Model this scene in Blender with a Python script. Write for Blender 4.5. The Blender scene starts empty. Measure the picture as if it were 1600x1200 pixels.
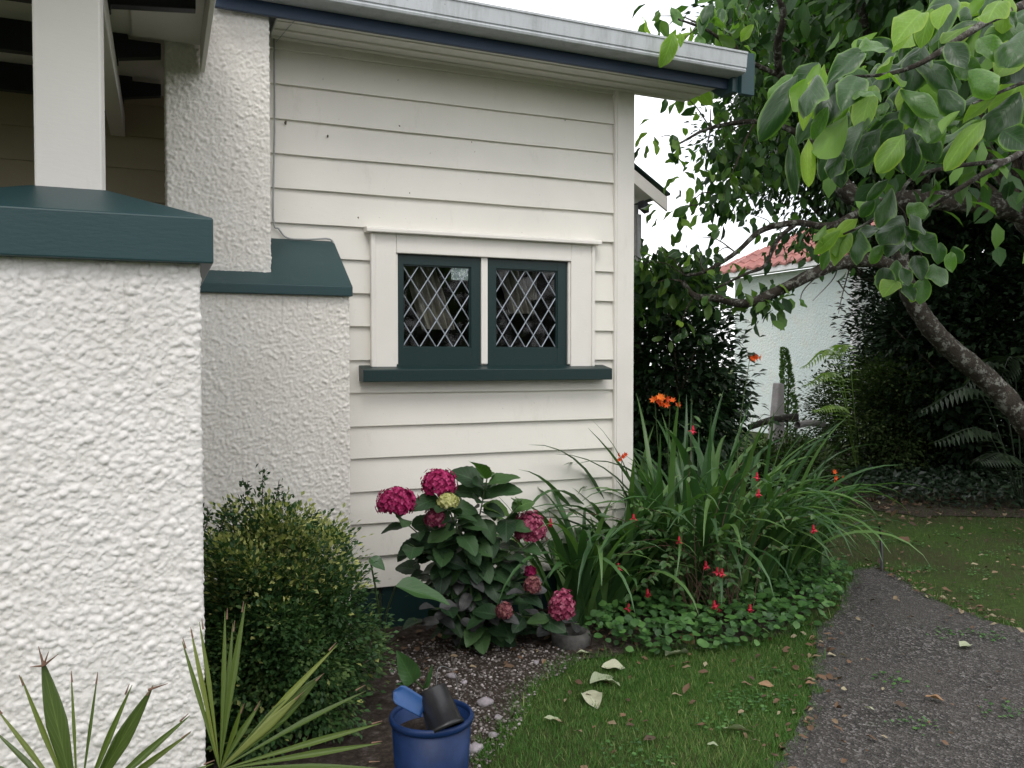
import bpy, math, random
import numpy as np
from mathutils import Vector, Matrix, Quaternion

random.seed(11)
rng = np.random.default_rng(11)
S = bpy.context.scene
COL = S.collection
R = math.radians

# ------------------------------------------------------------------ camera
TH, PT, FPX, CAMZ = R(22.36), R(-1.65), 1330.0, 1.45
cam_d = bpy.data.cameras.new('camera')
cam_d.sensor_width = 36.0
cam_d.lens = FPX / 1600 * 36
cam_d.clip_start = 0.05
cam_d.clip_end = 600
cam = bpy.data.objects.new('camera', cam_d)
COL.objects.link(cam)
cam.location = (0, 0, CAMZ)
cam.rotation_euler = (math.pi / 2 + PT, 0, -TH)
S.camera = cam

# ------------------------------------------------------------------ sky, sun, exposure
SUN_EL, SUN_AZ = R(52), R(200)          # sun veiled by cloud, behind the viewer
W = bpy.data.worlds.new('World')
S.world = W
W.use_nodes = True
nt = W.node_tree
nt.nodes.clear()
n_out = nt.nodes.new('ShaderNodeOutputWorld')
n_sky = nt.nodes.new('ShaderNodeTexSky')
n_sky.sky_type = 'NISHITA'
n_sky.sun_disc = False
n_sky.sun_elevation = SUN_EL
n_sky.sun_rotation = SUN_AZ
b_sky = nt.nodes.new('ShaderNodeBackground')
b_sky.inputs[1].default_value = 0.13
nt.links.new(n_sky.outputs[0], b_sky.inputs[0])
tc = nt.nodes.new('ShaderNodeTexCoord')
nz = nt.nodes.new('ShaderNodeTexNoise')
nz.inputs['Scale'].default_value = 2.6
nz.inputs['Detail'].default_value = 6
nt.links.new(tc.outputs['Generated'], nz.inputs['Vector'])
rmp = nt.nodes.new('ShaderNodeValToRGB')
rmp.color_ramp.elements[0].position = 0.30
rmp.color_ramp.elements[0].color = (0.45, 0.45, 0.45, 1)
rmp.color_ramp.elements[1].position = 0.50
rmp.color_ramp.elements[1].color = (1, 1, 1, 1)
nt.links.new(nz.outputs['Fac'], rmp.inputs[0])
b_cl = nt.nodes.new('ShaderNodeBackground')       # the bright cloud layer
b_cl.inputs[0].default_value = (0.985, 0.99, 1.0, 1)
b_cl.inputs[1].default_value = 1.45
mx = nt.nodes.new('ShaderNodeMixShader')
nt.links.new(rmp.outputs[0], mx.inputs[0])
nt.links.new(b_sky.outputs[0], mx.inputs[1])
nt.links.new(b_cl.outputs[0], mx.inputs[2])
nt.links.new(mx.outputs[0], n_out.inputs[0])

sun_d = bpy.data.lights.new('sun', 'SUN')
sun_d.energy = 0.9
sun_d.angle = R(25)
sun_d.color = (1.0, 0.97, 0.92)
sun = bpy.data.objects.new('sun', sun_d)
COL.objects.link(sun)
sdir = Vector((math.sin(SUN_AZ) * math.cos(SUN_EL), math.cos(SUN_AZ) * math.cos(SUN_EL), math.sin(SUN_EL)))
sun.rotation_euler = sdir.to_track_quat('Z', 'Y').to_euler()
sun.location = (0, -4, 9)
S.view_settings.view_transform = 'Standard'
S.view_settings.look = 'None'
S.view_settings.exposure = 0.42
S.view_settings.gamma = 1.0
S.render.engine = 'CYCLES'
S.cycles.max_bounces = 8
S.cycles.transparent_max_bounces = 8

# ------------------------------------------------------------------ surveying helpers: photo pixel + distance -> place in the garden
_f = np.array([math.sin(TH) * math.cos(PT), math.cos(TH) * math.cos(PT), math.sin(PT)])
_r = np.array([math.cos(TH), -math.sin(TH), 0.0])
_u = np.cross(_r, _f)
_C = np.array([0, 0, CAMZ])
def ray(px, py): return _f + (px - 800) / FPX * _r + (600 - py) / FPX * _u
def at(px, py, d): return _C + d * ray(px, py)
def onY(px, py, Y):
    k = ray(px, py); return _C + k * (Y / k[1])
def onG(px, py, z=0.0):
    k = ray(px, py); return _C + k * ((z - CAMZ) / k[2])

# ------------------------------------------------------------------ object helpers
def link(o, parent=None):
    COL.objects.link(o)
    if parent is not None: o.parent = parent
    return o
def tag(o, label=None, cat=None, group=None, kind=None):
    if label: o['label'] = label
    if cat: o['category'] = cat
    if group: o['group'] = group
    if kind: o['kind'] = kind
    return o
def empty(name, loc=(0, 0, 0), parent=None):
    o = bpy.data.objects.new(name, None)
    o.empty_display_size = 0.1
    o.location = loc
    return link(o, parent)
def np_mesh(name, V, Q, smooth=True, uv=None, attrs=None):
    """mesh from vertices (n,3) and quads or triangles (m,k)"""
    V = np.asarray(V, np.float32); Q = np.asarray(Q, np.int32)
    me = bpy.data.meshes.new(name)
    m, k = Q.shape
    me.vertices.add(len(V)); me.vertices.foreach_set('co', V.ravel())
    me.loops.add(m * k); me.loops.foreach_set('vertex_index', Q.ravel())
    me.polygons.add(m)
    me.polygons.foreach_set('loop_start', np.arange(0, m * k, k, dtype=np.int32))
    me.polygons.foreach_set('use_smooth', np.full(m, smooth))
    if uv is not None:
        l = me.uv_layers.new(name='UVMap')
        l.data.foreach_set('uv', np.asarray(uv, np.float32)[Q.ravel()].ravel())
    for an, av in (attrs or {}).items():
        a = me.attributes.new(an, 'FLOAT', 'POINT')
        a.data.foreach_set('value', np.asarray(av, np.float32))
    me.update(calc_edges=True)
    return me
def mk(name, me, mat, parent=None, loc=(0, 0, 0)):
    o = bpy.data.objects.new(name, me)
    if mat is not None and len(me.materials) == 0: me.materials.append(mat)
    o.location = loc
    return link(o, parent)
def py_mesh(name, V, Fs, smooth=False):
    me = bpy.data.meshes.new(name)
    me.from_pydata([tuple(map(float, v)) for v in V], [], Fs)
    if smooth: me.polygons.foreach_set('use_smooth', [True] * len(me.polygons))
    me.update()
    return me
def bevel(o, w, seg=2):
    m = o.modifiers.new('bevel', 'BEVEL'); m.width = w; m.segments = seg; m.limit_method = 'ANGLE'; m.angle_limit = R(35)
    return o
def box(name, x0, x1, y0, y1, z0, z1, mat, parent=None, bev=0.003):
    c = ((x0 + x1) / 2, (y0 + y1) / 2, (z0 + z1) / 2)
    h = ((x1 - x0) / 2, (y1 - y0) / 2, (z1 - z0) / 2)
    V = [(sx * h[0], sy * h[1], sz * h[2]) for sx in (-1, 1) for sy in (-1, 1) for sz in (-1, 1)]
    Fs = [(0, 1, 3, 2), (4, 6, 7, 5), (0, 4, 5, 1), (2, 3, 7, 6), (0, 2, 6, 4), (1, 5, 7, 3)]
    o = mk(name, py_mesh(name, V, Fs), mat, parent, c)
    if bev: bevel(o, bev)
    return o
def prism_x(name, prof, x0, x1, mat, parent=None, bev=0.0):
    """profile in (y,z), extruded along x; profile counter-clockwise seen from +x"""
    n = len(prof)
    V = [(x0, p[0], p[1]) for p in prof] + [(x1, p[0], p[1]) for p in prof]
    Fs = [tuple(range(n - 1, -1, -1)), tuple(range(n, 2 * n))]
    for i in range(n):
        j = (i + 1) % n
        Fs.append((i, j, n + j, n + i))
    o = mk(name, py_mesh(name, V, Fs), mat, parent)
    if bev: bevel(o, bev)
    return o
def prism_y(name, prof, y0, y1, mat, parent=None, bev=0.0):
    n = len(prof)
    V = [(p[0], y0, p[1]) for p in prof] + [(p[0], y1, p[1]) for p in prof]
    Fs = [tuple(range(n)), tuple(range(2 * n - 1, n - 1, -1))]
    for i in range(n):
        j = (i + 1) % n
        Fs.append((i, n + i, n + j, j))
    o = mk(name, py_mesh(name, V, Fs), mat, parent)
    if bev: bevel(o, bev)
    return o
def spline(pts, n):
    """Catmull-Rom through control points, n samples"""
    P = np.asarray(pts, float)
    if len(P) < 3:
        t = np.linspace(0, 1, n)[:, None]; return P[0] * (1 - t) + P[-1] * t
    Q = np.vstack([2 * P[0] - P[1], P, 2 * P[-1] - P[-2]])
    out = []
    for t in np.linspace(0, len(P) - 1 - 1e-6, n):
        i = int(t); s = t - i
        a, b, c, d = Q[i], Q[i + 1], Q[i + 2], Q[i + 3]
        out.append(0.5 * (2 * b + (c - a) * s + (2 * a - 5 * b + 4 * c - d) * s * s + (3 * b - a - 3 * c + d) * s ** 3))
    return np.array(out)
def tube_arrays(pts, r0, r1, seg=6, rough=0.0, power=1.0):
    P = np.asarray(pts, float); n = len(P)
    T = np.gradient(P, axis=0); T /= np.linalg.norm(T, axis=1)[:, None] + 1e-9
    ref = np.array([0, 0, 1.0]) if abs(T[0][2]) < 0.9 else np.array([1.0, 0, 0])
    V = []
    a = np.linspace(0, 2 * np.pi, seg, endpoint=False)
    for i in range(n):
        x = np.cross(ref, T[i]); x /= np.linalg.norm(x) + 1e-9
        y = np.cross(T[i], x); ref = y if i == 0 else ref * 0.5 + y * 0.5
        rad = r0 + (r1 - r0) * (i / (n - 1)) ** power
        rr = rad * (1 + rough * rng.normal(size=seg))
        V.append(P[i] + np.outer(np.cos(a) * rr, x) + np.outer(np.sin(a) * rr, y))
    V = np.vstack(V)
    Q = [(i * seg + j, i * seg + (j + 1) % seg, (i + 1) * seg + (j + 1) % seg, (i + 1) * seg + j) for i in range(n - 1) for j in range(seg)]
    # closed tips
    c0 = [(0 * seg + (seg - 1 - j)) for j in range(seg)]
    return V, np.array(Q)
class Bag:
    """joins many quad pieces into one mesh"""
    def __init__(s): s.V = []; s.Q = []; s.UV = []; s.T = []; s.n = 0
    def add(s, V, Q, uv=None, tint=None):
        V = np.asarray(V)
        s.V.append(V); s.Q.append(np.asarray(Q) + s.n)
        s.UV.append(np.zeros((len(V), 2)) if uv is None else uv)
        s.T.append(np.zeros(len(V)) if tint is None else (np.full(len(V), tint) if np.isscalar(tint) else tint))
        s.n += len(V)
    def tube(s, pts, r0, r1, seg=5, rough=0.0, tint=0.0, power=1.0):
        V, Q = tube_arrays(pts, r0, r1, seg, rough, power)
        s.add(V, Q, tint=tint)
    def mesh(s, name, smooth=True):
        return np_mesh(name, np.vstack(s.V), np.vstack(s.Q), smooth, np.vstack(s.UV), {'tint': np.concatenate(s.T)})
def tube(name, pts, r0, r1, mat, parent=None, seg=8, n=None, rough=0.0, power=1.0):
    b = Bag(); b.tube(spline(pts, n or max(6, 5 * len(pts))), r0, r1, seg, rough, power=power)
    return mk(name, b.mesh(name), mat, parent)

# ------------------------------------------------------------------ leaf shapes
def leaf_template(nl=6, nw=2, width=0.25, wide_at=0.45, fold=0.25, droop=0.25, curl=0.0, wave=0.0, blunt=0.6, serr=0.0, seed=0):
    g = np.random.default_rng(seed)
    V, UV, Q = [], [], []
    ph = g.uniform(0, 6.28)
    for i in range(nl + 1):
        v = i / nl
        t = v ** (math.log(0.5) / math.log(wide_at))
        w = width * max(0.02, math.sin(math.pi * t)) ** blunt if 0 < i < nl else width * 0.05
        if serr and 0 < i < nl: w *= 1 + serr * (1 if i % 2 else -1)
        for j in range(2 * nw + 1):
            s = (j - nw) / nw
            x = s * w
            z = fold * abs(s) * w - droop * v * v - curl * (abs(s) ** 3) * w * 1.6 + wave * math.sin(9 * v + ph + (1.7 if s > 0 else 0)) * abs(s) * w
            V.append((x, v - droop * 0.3 * v * v, z)); UV.append((s * 0.5 + 0.5, v))
    k = 2 * nw + 1
    for i in range(nl):
        for j in range(2 * nw):
            Q.append((i * k + j, i * k + j + 1, (i + 1) * k + j + 1, (i + 1) * k + j))
    return np.array(V), np.array(Q), np.array(UV)
SIMPLE = (np.array([(0, 0, 0), (0.27, 0.45, 0.07), (0, 1, -0.1), (-0.27, 0.45, 0.07), (0, 0.5, -0.02)], float),
          np.array([(0, 1, 2, 4), (0, 4, 2, 3)]), np.array([(0.5, 0), (1, .45), (.5, 1), (0, .45), (.5, .5)], float))
ROUNDL = leaf_template(4, 1, 0.42, 0.5, 0.15, 0.15, blunt=0.5)
def frames(D, N):
    D = D / (np.linalg.norm(D, axis=1)[:, None] + 1e-9)
    X = np.cross(D, N); X /= np.linalg.norm(X, axis=1)[:, None] + 1e-9
    Z = np.cross(X, D)
    return np.stack([X, D, Z], axis=2)
def scatter(bag, tpl, P, D, N, size, tint):
    V, Q, UV = tpl
    M = frames(np.asarray(D, float), np.asarray(N, float))
    n = len(P)
    size = np.broadcast_to(np.asarray(size, float), (n,))
    W_ = np.einsum('nij,vj->nvi', M, V) * size[:, None, None] + np.asarray(P)[:, None, :]
    QQ = (Q[None] + (np.arange(n) * len(V))[:, None, None]).reshape(-1, Q.shape[1])
    bag.add(W_.reshape(-1, 3), QQ, np.tile(UV, (n, 1)), np.repeat(tint, len(V)))
def unit(n):
    v = rng.normal(size=(n, 3)); return v / np.linalg.norm(v, axis=1)[:, None]
def mat4(p, d, nrm, s):
    M = frames(np.array([d], float), np.array([nrm], float))[0] * s
    m = Matrix.Identity(4)
    for i in range(3):
        for j in range(3): m[i][j] = M[i, j]
        m[i][3] = p[i]
    return m
def leaf_obj(name, me, parent, p, d, nrm, s):
    o = bpy.data.objects.new(name, me); link(o, parent)
    pl = Vector(parent.matrix_basis.translation) if parent else Vector()
    m = mat4(np.asarray(p) - np.array(pl), d, nrm, s)
    o.matrix_basis = m
    return o

# ------------------------------------------------------------------ materials
def mat_new(name):
    m = bpy.data.materials.new(name); m.use_nodes = True
    n = m.node_tree; n.nodes.clear()
    out = n.nodes.new('ShaderNodeOutputMaterial')
    return m, n, out
def N_(n, t, **kw):
    x = n.nodes.new(t)
    for k, v in kw.items():
        if k in x.inputs: x.inputs[k].default_value = v
        else: setattr(x, k, v)
    return x
def noise(n, scale, detail=4, rough=0.55, coord='Object', dist=0.0, stretch=None):
    t = n.nodes.new('ShaderNodeTexCoord')
    z = N_(n, 'ShaderNodeTexNoise', Scale=scale, Detail=detail, Roughness=rough, Distortion=dist)
    src = t.outputs[coord]
    if coord == 'World':
        pass
    if stretch:
        mp = n.nodes.new('ShaderNodeMapping'); mp.inputs['Scale'].default_value = stretch
        n.links.new(src, mp.inputs[0]); src = mp.outputs[0]
    n.links.new(src, z.inputs['Vector'])
    return z.outputs['Fac']
def wnoise(n, scale, detail=4, rough=0.55, stretch=None):
    g = n.nodes.new('ShaderNodeNewGeometry')
    z = N_(n, 'ShaderNodeTexNoise', Scale=scale, Detail=detail, Roughness=rough)
    src = g.outputs['Position']
    if stretch:
        mp = n.nodes.new('ShaderNodeMapping'); mp.inputs['Scale'].default_value = stretch
        n.links.new(src, mp.inputs[0]); src = mp.outputs[0]
    n.links.new(src, z.inputs['Vector'])
    return z.outputs['Fac']
def ramp(n, fac, stops):
    r_ = n.nodes.new('ShaderNodeValToRGB')
    e = r_.color_ramp.elements
    while len(e) < len(stops): e.new(0.5)
    for i, (p, c) in enumerate(stops):
        e[i].position = p; e[i].color = (*c, 1) if len(c) == 3 else c
    n.links.new(fac, r_.inputs[0])
    return r_.outputs[0]
def mixc(n, fac, a, b, mode='MIX'):
    m = n.nodes.new('ShaderNodeMix'); m.data_type = 'RGBA'; m.blend_type = mode
    for sock, v in ((m.inputs[0], fac), (m.inputs[6], a), (m.inputs[7], b)):
        if isinstance(v, (int, float)): sock.default_value = v
        elif isinstance(v, tuple): sock.default_value = (*v, 1)
        else: n.links.new(v, sock)
    return m.outputs[2]
def bump(n, h, strength=0.3, dist=0.01):
    b = N_(n, 'ShaderNodeBump', Strength=strength, Distance=dist)
    n.links.new(h, b.inputs['Height'])
    return b.outputs[0]
def bsdf(n, out, color, rough=0.6, normal=None, spec=0.5, extra=None):
    p = n.nodes.new('ShaderNodeBsdfPrincipled')
    if isinstance(color, tuple): p.inputs['Base Color'].default_value = (*color, 1)
    else: n.links.new(color, p.inputs['Base Color'])
    if isinstance(rough, (int, float)): p.inputs['Roughness'].default_value = rough
    else: n.links.new(rough, p.inputs['Roughness'])
    p.inputs['Specular IOR Level'].default_value = spec
    if normal is not None: n.links.new(normal, p.inputs['Normal'])
    for k, v in (extra or {}).items(): p.inputs[k].default_value = v
    n.links.new(p.outputs[0], out.inputs[0])
    return p
def m_paint(name, col, dirt=(0.25, 0.22, 0.16), amount=0.35, rough=0.45, speck=True):
    m, n, out = mat_new(name)
    a = wnoise(n, 1.7, 5, 0.6)
    c = mixc(n, ramp(n, a, [(0.35, (0, 0, 0)), (0.75, (1, 1, 1))]), col, tuple(x * 0.90 for x in col))
    g = ramp(n, wnoise(n, 9.0, 6, 0.75, (1, 1, 0.35)), [(0.58, (0, 0, 0)), (0.80, (1, 1, 1))])
    gm = N_(n, 'ShaderNodeMath', operation='MULTIPLY'); gm.inputs[1].default_value = amount * 0.6
    n.links.new(g, gm.inputs[0])
    c = mixc(n, gm.outputs[0], c, dirt)
    if speck:
        s = ramp(n, wnoise(n, 60, 3, 0.5), [(0.735, (0, 0, 0)), (0.77, (1, 1, 1))])
        sm = N_(n, 'ShaderNodeMath', operation='MULTIPLY'); sm.inputs[1].default_value = 0.45
        n.links.new(s, sm.inputs[0])
        c = mixc(n, sm.outputs[0], c, tuple(x * 0.45 for x in dirt))
    nb = bump(n, wnoise(n, 130, 4, 0.6, (0.25, 1, 1)), 0.12, 0.004)
    bsdf(n, out, c, rough, nb, 0.4)
    return m
def m_roughcast(name, col, sc=1.0, dirt=0.35):
    m, n, out = mat_new(name)
    a = wnoise(n, 2.2, 5, 0.65)
    c = mixc(n, ramp(n, a, [(0.3, (0, 0, 0)), (0.8, (1, 1, 1))]), col, tuple(x * y for x, y in zip(col, (0.86, 0.85, 0.83))))
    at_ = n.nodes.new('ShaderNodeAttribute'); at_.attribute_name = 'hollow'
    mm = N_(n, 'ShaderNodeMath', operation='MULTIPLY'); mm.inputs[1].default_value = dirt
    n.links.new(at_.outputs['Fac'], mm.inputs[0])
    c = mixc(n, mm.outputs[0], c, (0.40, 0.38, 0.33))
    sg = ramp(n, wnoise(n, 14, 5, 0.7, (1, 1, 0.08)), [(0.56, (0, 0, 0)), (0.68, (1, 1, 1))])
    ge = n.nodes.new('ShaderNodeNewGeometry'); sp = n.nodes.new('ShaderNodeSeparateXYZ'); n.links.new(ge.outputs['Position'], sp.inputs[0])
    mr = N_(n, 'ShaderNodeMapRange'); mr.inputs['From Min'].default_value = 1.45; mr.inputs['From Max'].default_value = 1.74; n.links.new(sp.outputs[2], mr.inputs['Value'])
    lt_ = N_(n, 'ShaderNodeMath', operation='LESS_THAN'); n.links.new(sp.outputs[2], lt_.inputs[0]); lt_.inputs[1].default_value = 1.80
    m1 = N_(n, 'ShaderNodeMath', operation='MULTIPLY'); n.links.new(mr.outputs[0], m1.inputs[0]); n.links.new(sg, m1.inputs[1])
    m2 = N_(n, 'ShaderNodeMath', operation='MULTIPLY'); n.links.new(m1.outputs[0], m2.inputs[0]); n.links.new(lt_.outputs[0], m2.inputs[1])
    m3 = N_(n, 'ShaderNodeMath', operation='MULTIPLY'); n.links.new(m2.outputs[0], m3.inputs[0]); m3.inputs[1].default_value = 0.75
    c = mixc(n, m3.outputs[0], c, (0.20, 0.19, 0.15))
    sk_ = ramp(n, wnoise(n, 40, 4, 0.6), [(0.70, (0, 0, 0)), (0.78, (0.5, 0.5, 0.5))])
    c = mixc(n, sk_, c, (0.30, 0.28, 0.23))
    nb = bump(n, wnoise(n, 260 * sc, 6, 0.7), 0.5, 0.004)
    bsdf(n, out, c, 0.8, nb, 0.2)
    return m
def m_leaf(name, c0, c1, c2=None, rough=0.35, trans=0.25, vein=0.25, margin=None, under=None, obj_random=False, spec=0.5, mottled=0.0):
    m, n, out = mat_new(name)
    if obj_random:
        oi = n.nodes.new('ShaderNodeObjectInfo'); t = oi.outputs['Random']
    else:
        a = n.nodes.new('ShaderNodeAttribute'); a.attribute_name = 'tint'; t = a.outputs['Fac']
    c = ramp(n, t, [(0.0, c0), (0.65, c1), (1.0, c2 or c1)])
    uv = n.nodes.new('ShaderNodeUVMap')
    sx = n.nodes.new('ShaderNodeSeparateXYZ'); n.links.new(uv.outputs[0], sx.inputs[0])
    d = N_(n, 'ShaderNodeMath', operation='SUBTRACT'); n.links.new(sx.outputs[0], d.inputs[0]); d.inputs[1].default_value = 0.5
    ab = N_(n, 'ShaderNodeMath', operation='ABSOLUTE'); n.links.new(d.outputs[0], ab.inputs[0])
    nrm = None
    if vein:
        mid = ramp(n, ab.outputs[0], [(0.0, (1, 1, 1)), (0.05, (0, 0, 0))])
        # side veins: stripes along v + |s|
        k1 = N_(n, 'ShaderNodeMath', operation='MULTIPLY_ADD'); n.links.new(ab.outputs[0], k1.inputs[0]); k1.inputs[1].default_value = -0.7; n.links.new(sx.outputs[1], k1.inputs[2])
        k2 = N_(n, 'ShaderNodeMath', operation='MULTIPLY'); n.links.new(k1.outputs[0], k2.inputs[0]); k2.inputs[1].default_value = 48.0
        k3 = N_(n, 'ShaderNodeMath', operation='SINE'); n.links.new(k2.outputs[0], k3.inputs[0])
        sv = ramp(n, k3.outputs[0], [(0.75, (0, 0, 0)), (1.0, (0.5, 0.5, 0.5))])
        vv = mixc(n, 1.0, mid, sv, 'ADD')
        vm = mixc(n, vein, (0, 0, 0), vv)
        c = mixc(n, vm, c, tuple(min(1, x * 2.2 + 0.02) for x in c1))
        nrm = bump(n, sv, 0.3, 0.003)
    if mottled:
        mo = ramp(n, noise(n, 14, 4, 0.6, 'UV'), [(0.42, (0, 0, 0)), (0.62, (1, 1, 1))])
        c = mixc(n, mixc(n, mottled, (0, 0, 0), mo), c, tuple(x * 0.55 for x in c1))
    if margin:
        mg = ramp(n, ab.outputs[0], [(0.40, (0, 0, 0)), (0.49, (1, 1, 1))])
        c = mixc(n, mixc(n, 0.75, (0, 0, 0), mg), c, margin)
    if under:
        ge = n.nodes.new('ShaderNodeNewGeometry')
        c = mixc(n, ge.outputs['Backfacing'], c, under)
    p = bsdf(n, out, c, rough, nrm, spec)
    if trans:
        tr = n.nodes.new('ShaderNodeBsdfTranslucent')
        tcx = mixc(n, 1.0, c, (1.25, 1.5, 0.6), 'MULTIPLY')
        n.links.new(tcx, tr.inputs[0])
        ms = n.nodes.new('ShaderNodeMixShader'); ms.inputs[0].default_value = trans
        n.links.new(p.outputs[0], ms.inputs[1]); n.links.new(tr.outputs[0], ms.inputs[2])
        n.links.new(ms.outputs[0], out.inputs[0])
    return m
def m_bark(name, c0, c1, lichen=(0.42, 0.44, 0.38), amt=0.5, scale=9):
    m, n, out = mat_new(name)
    a = wnoise(n, scale, 6, 0.7)
    c = ramp(n, a, [(0.3, c0), (0.7, c1)])
    l = ramp(n, wnoise(n, scale * 1.3, 6, 0.7), [(0.52, (0, 0, 0)), (0.62, (1, 1, 1))])
    c = mixc(n, mixc(n, amt, (0, 0, 0), l), c, lichen)
    bsdf(n, out, c, 0.9, bump(n, wnoise(n, scale * 4, 6, 0.7), 0.8, 0.02), 0.2)
    return m
def m_plain(name, col, rough=0.5, var=0.12, scale=20, bmp=0.1, spec=0.5, extra=None):
    m, n, out = mat_new(name)
    c = ramp(n, wnoise(n, scale, 4, 0.6), [(0.3, tuple(x * (1 - var) for x in col)), (0.7, tuple(x * (1 + var) for x in col))])
    bsdf(n, out, c, rough, bump(n, wnoise(n, scale * 5, 4, 0.6), bmp, 0.005) if bmp else None, spec, extra)
    return m
def m_petal(name, c0, c1, c2):
    m, n, out = mat_new(name)
    a = n.nodes.new('ShaderNodeAttribute'); a.attribute_name = 'tint'
    c = ramp(n, a.outputs['Fac'], [(0, c0), (0.5, c1), (1, c2)])
    p = bsdf(n, out, c, 0.6, None, 0.3)
    tr = n.nodes.new('ShaderNodeBsdfTranslucent'); n.links.new(c, tr.inputs[0])
    ms = n.nodes.new('ShaderNodeMixShader'); ms.inputs[0].default_value = 0.25
    n.links.new(p.outputs[0], ms.inputs[1]); n.links.new(tr.outputs[0], ms.inputs[2]); n.links.new(ms.outputs[0], out.inputs[0])
    return m

CREAM = m_paint('cream_paint', (0.78, 0.748, 0.690), amount=0.36)
CREAM_TRIM = m_paint('cream_trim_paint', (0.79, 0.755, 0.708), amount=0.25, speck=False)
SOFFIT = m_paint('soffit_paint', (0.74, 0.72, 0.68), amount=0.25, speck=False)
TEAL = m_paint('teal_paint', (0.019, 0.053, 0.059), dirt=(0.12, 0.15, 0.145), amount=0.42, rough=0.42, speck=False)
TEAL_DARK = m_paint('dark_teal_paint', (0.008, 0.027, 0.027), dirt=(0.06, 0.08, 0.07), amount=0.3, rough=0.40, speck=False)
BLUE_FASCIA = m_paint('blue_black_fascia_paint', (0.022, 0.042, 0.082), dirt=(0.08, 0.09, 0.10), amount=0.2, rough=0.45, speck=False)
RAFTER = m_paint('dark_rafter_paint', (0.014, 0.017, 0.022), amount=0.1, rough=0.5, speck=False)
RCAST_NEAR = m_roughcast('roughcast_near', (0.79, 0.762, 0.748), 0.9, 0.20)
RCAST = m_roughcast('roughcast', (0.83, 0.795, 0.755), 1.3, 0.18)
GUTTER = m_paint('weathered_gutter_paint', (0.46, 0.48, 0.50), dirt=(0.15, 0.16, 0.16), amount=0.95, rough=0.6, speck=True)
_n = GUTTER.node_tree
_p = [x for x in _n.nodes if x.type == 'BSDF_PRINCIPLED'][0]
_old = _p.inputs['Base Color'].links[0].from_socket
_st = ramp(_n, wnoise(_n, 11, 6, 0.8, (1, 1, 0.12)), [(0.46, (0, 0, 0)), (0.78, (0.7, 0.7, 0.7))])
_c = mixc(_n, _st, _old, (0.20, 0.21, 0.21))
_n.links.new(_c, _p.inputs['Base Color'])
ROOF_IRON = m_plain('roof_iron', (0.07, 0.10, 0.13), 0.5)
BLACK_IN = m_plain('room_shade', (0.05, 0.045, 0.04), 0.9)
LEAD = m_plain('lead_came', (0.42, 0.46, 0.53), 0.5, 0.15, 40, 0.1)

# ------------------------------------------------------------------ ground, path, bed
def sheet(name, pts, z, mat, sub=None):
    V = [(p[0], p[1], z) for p in pts]
    me = py_mesh(name, V, [tuple(range(len(V)))])
    return mk(name, me, mat)
m, n, out = mat_new('lawn_soil')
a = wnoise(n, 1.1, 5, 0.6); b_ = wnoise(n, 22, 6, 0.7)
c = ramp(n, b_, [(0.25, (0.024, 0.042, 0.010)), (0.55, (0.050, 0.090, 0.020)), (0.8, (0.085, 0.105, 0.034))])
c = mixc(n, ramp(n, a, [(0.38, (0, 0, 0)), (0.62, (0.75, 0.75, 0.75))]), c, (0.050, 0.044, 0.024))
bsdf(n, out, c, 0.95, bump(n, wnoise(n, 90, 5, 0.7), 0.7, 0.02), 0.1)
M_LAWN = m
m, n, out = mat_new('asphalt')
v = n.nodes.new('ShaderNodeTexVoronoi'); v.inputs['Scale'].default_value = 95
g = n.nodes.new('ShaderNodeNewGeometry'); n.links.new(g.outputs['Position'], v.inputs['Vector'])
c = ramp(n, v.outputs['Color'], [(0.1, (0.020, 0.018, 0.017)), (0.6, (0.060, 0.054, 0.050)), (0.92, (0.24, 0.225, 0.22))])
c = mixc(n, ramp(n, wnoise(n, 1.8, 6, 0.7), [(0.38, (0, 0, 0)), (0.62, (0.7, 0.7, 0.7))]), c, (0.078, 0.071, 0.066))
c = mixc(n, ramp(n, wnoise(n, 6, 6, 0.75), [(0.60, (0, 0, 0)), (0.72, (0.85, 0.85, 0.85))]), c, (0.030, 0.040, 0.014))
c = mixc(n, ramp(n, wnoise(n, 38, 3, 0.6), [(0.70, (0, 0, 0)), (0.76, (0.8, 0.8, 0.8))]), c, (0.22, 0.21, 0.22))
bsdf(n, out, c, 0.85, bump(n, v.outputs['Distance'], 0.9, 0.012), 0.3)
M_PATH = m
m, n, out = mat_new('bed_soil')
c = ramp(n, wnoise(n, 30, 6, 0.75), [(0.3, (0.030, 0.022, 0.017)), (0.55, (0.085, 0.066, 0.055)), (0.75, (0.22, 0.19, 0.175))])
bsdf(n, out, c, 0.95, bump(n, wnoise(n, 60, 6, 0.75), 1.0, 0.03), 0.1)
M_SOIL = m

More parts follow.
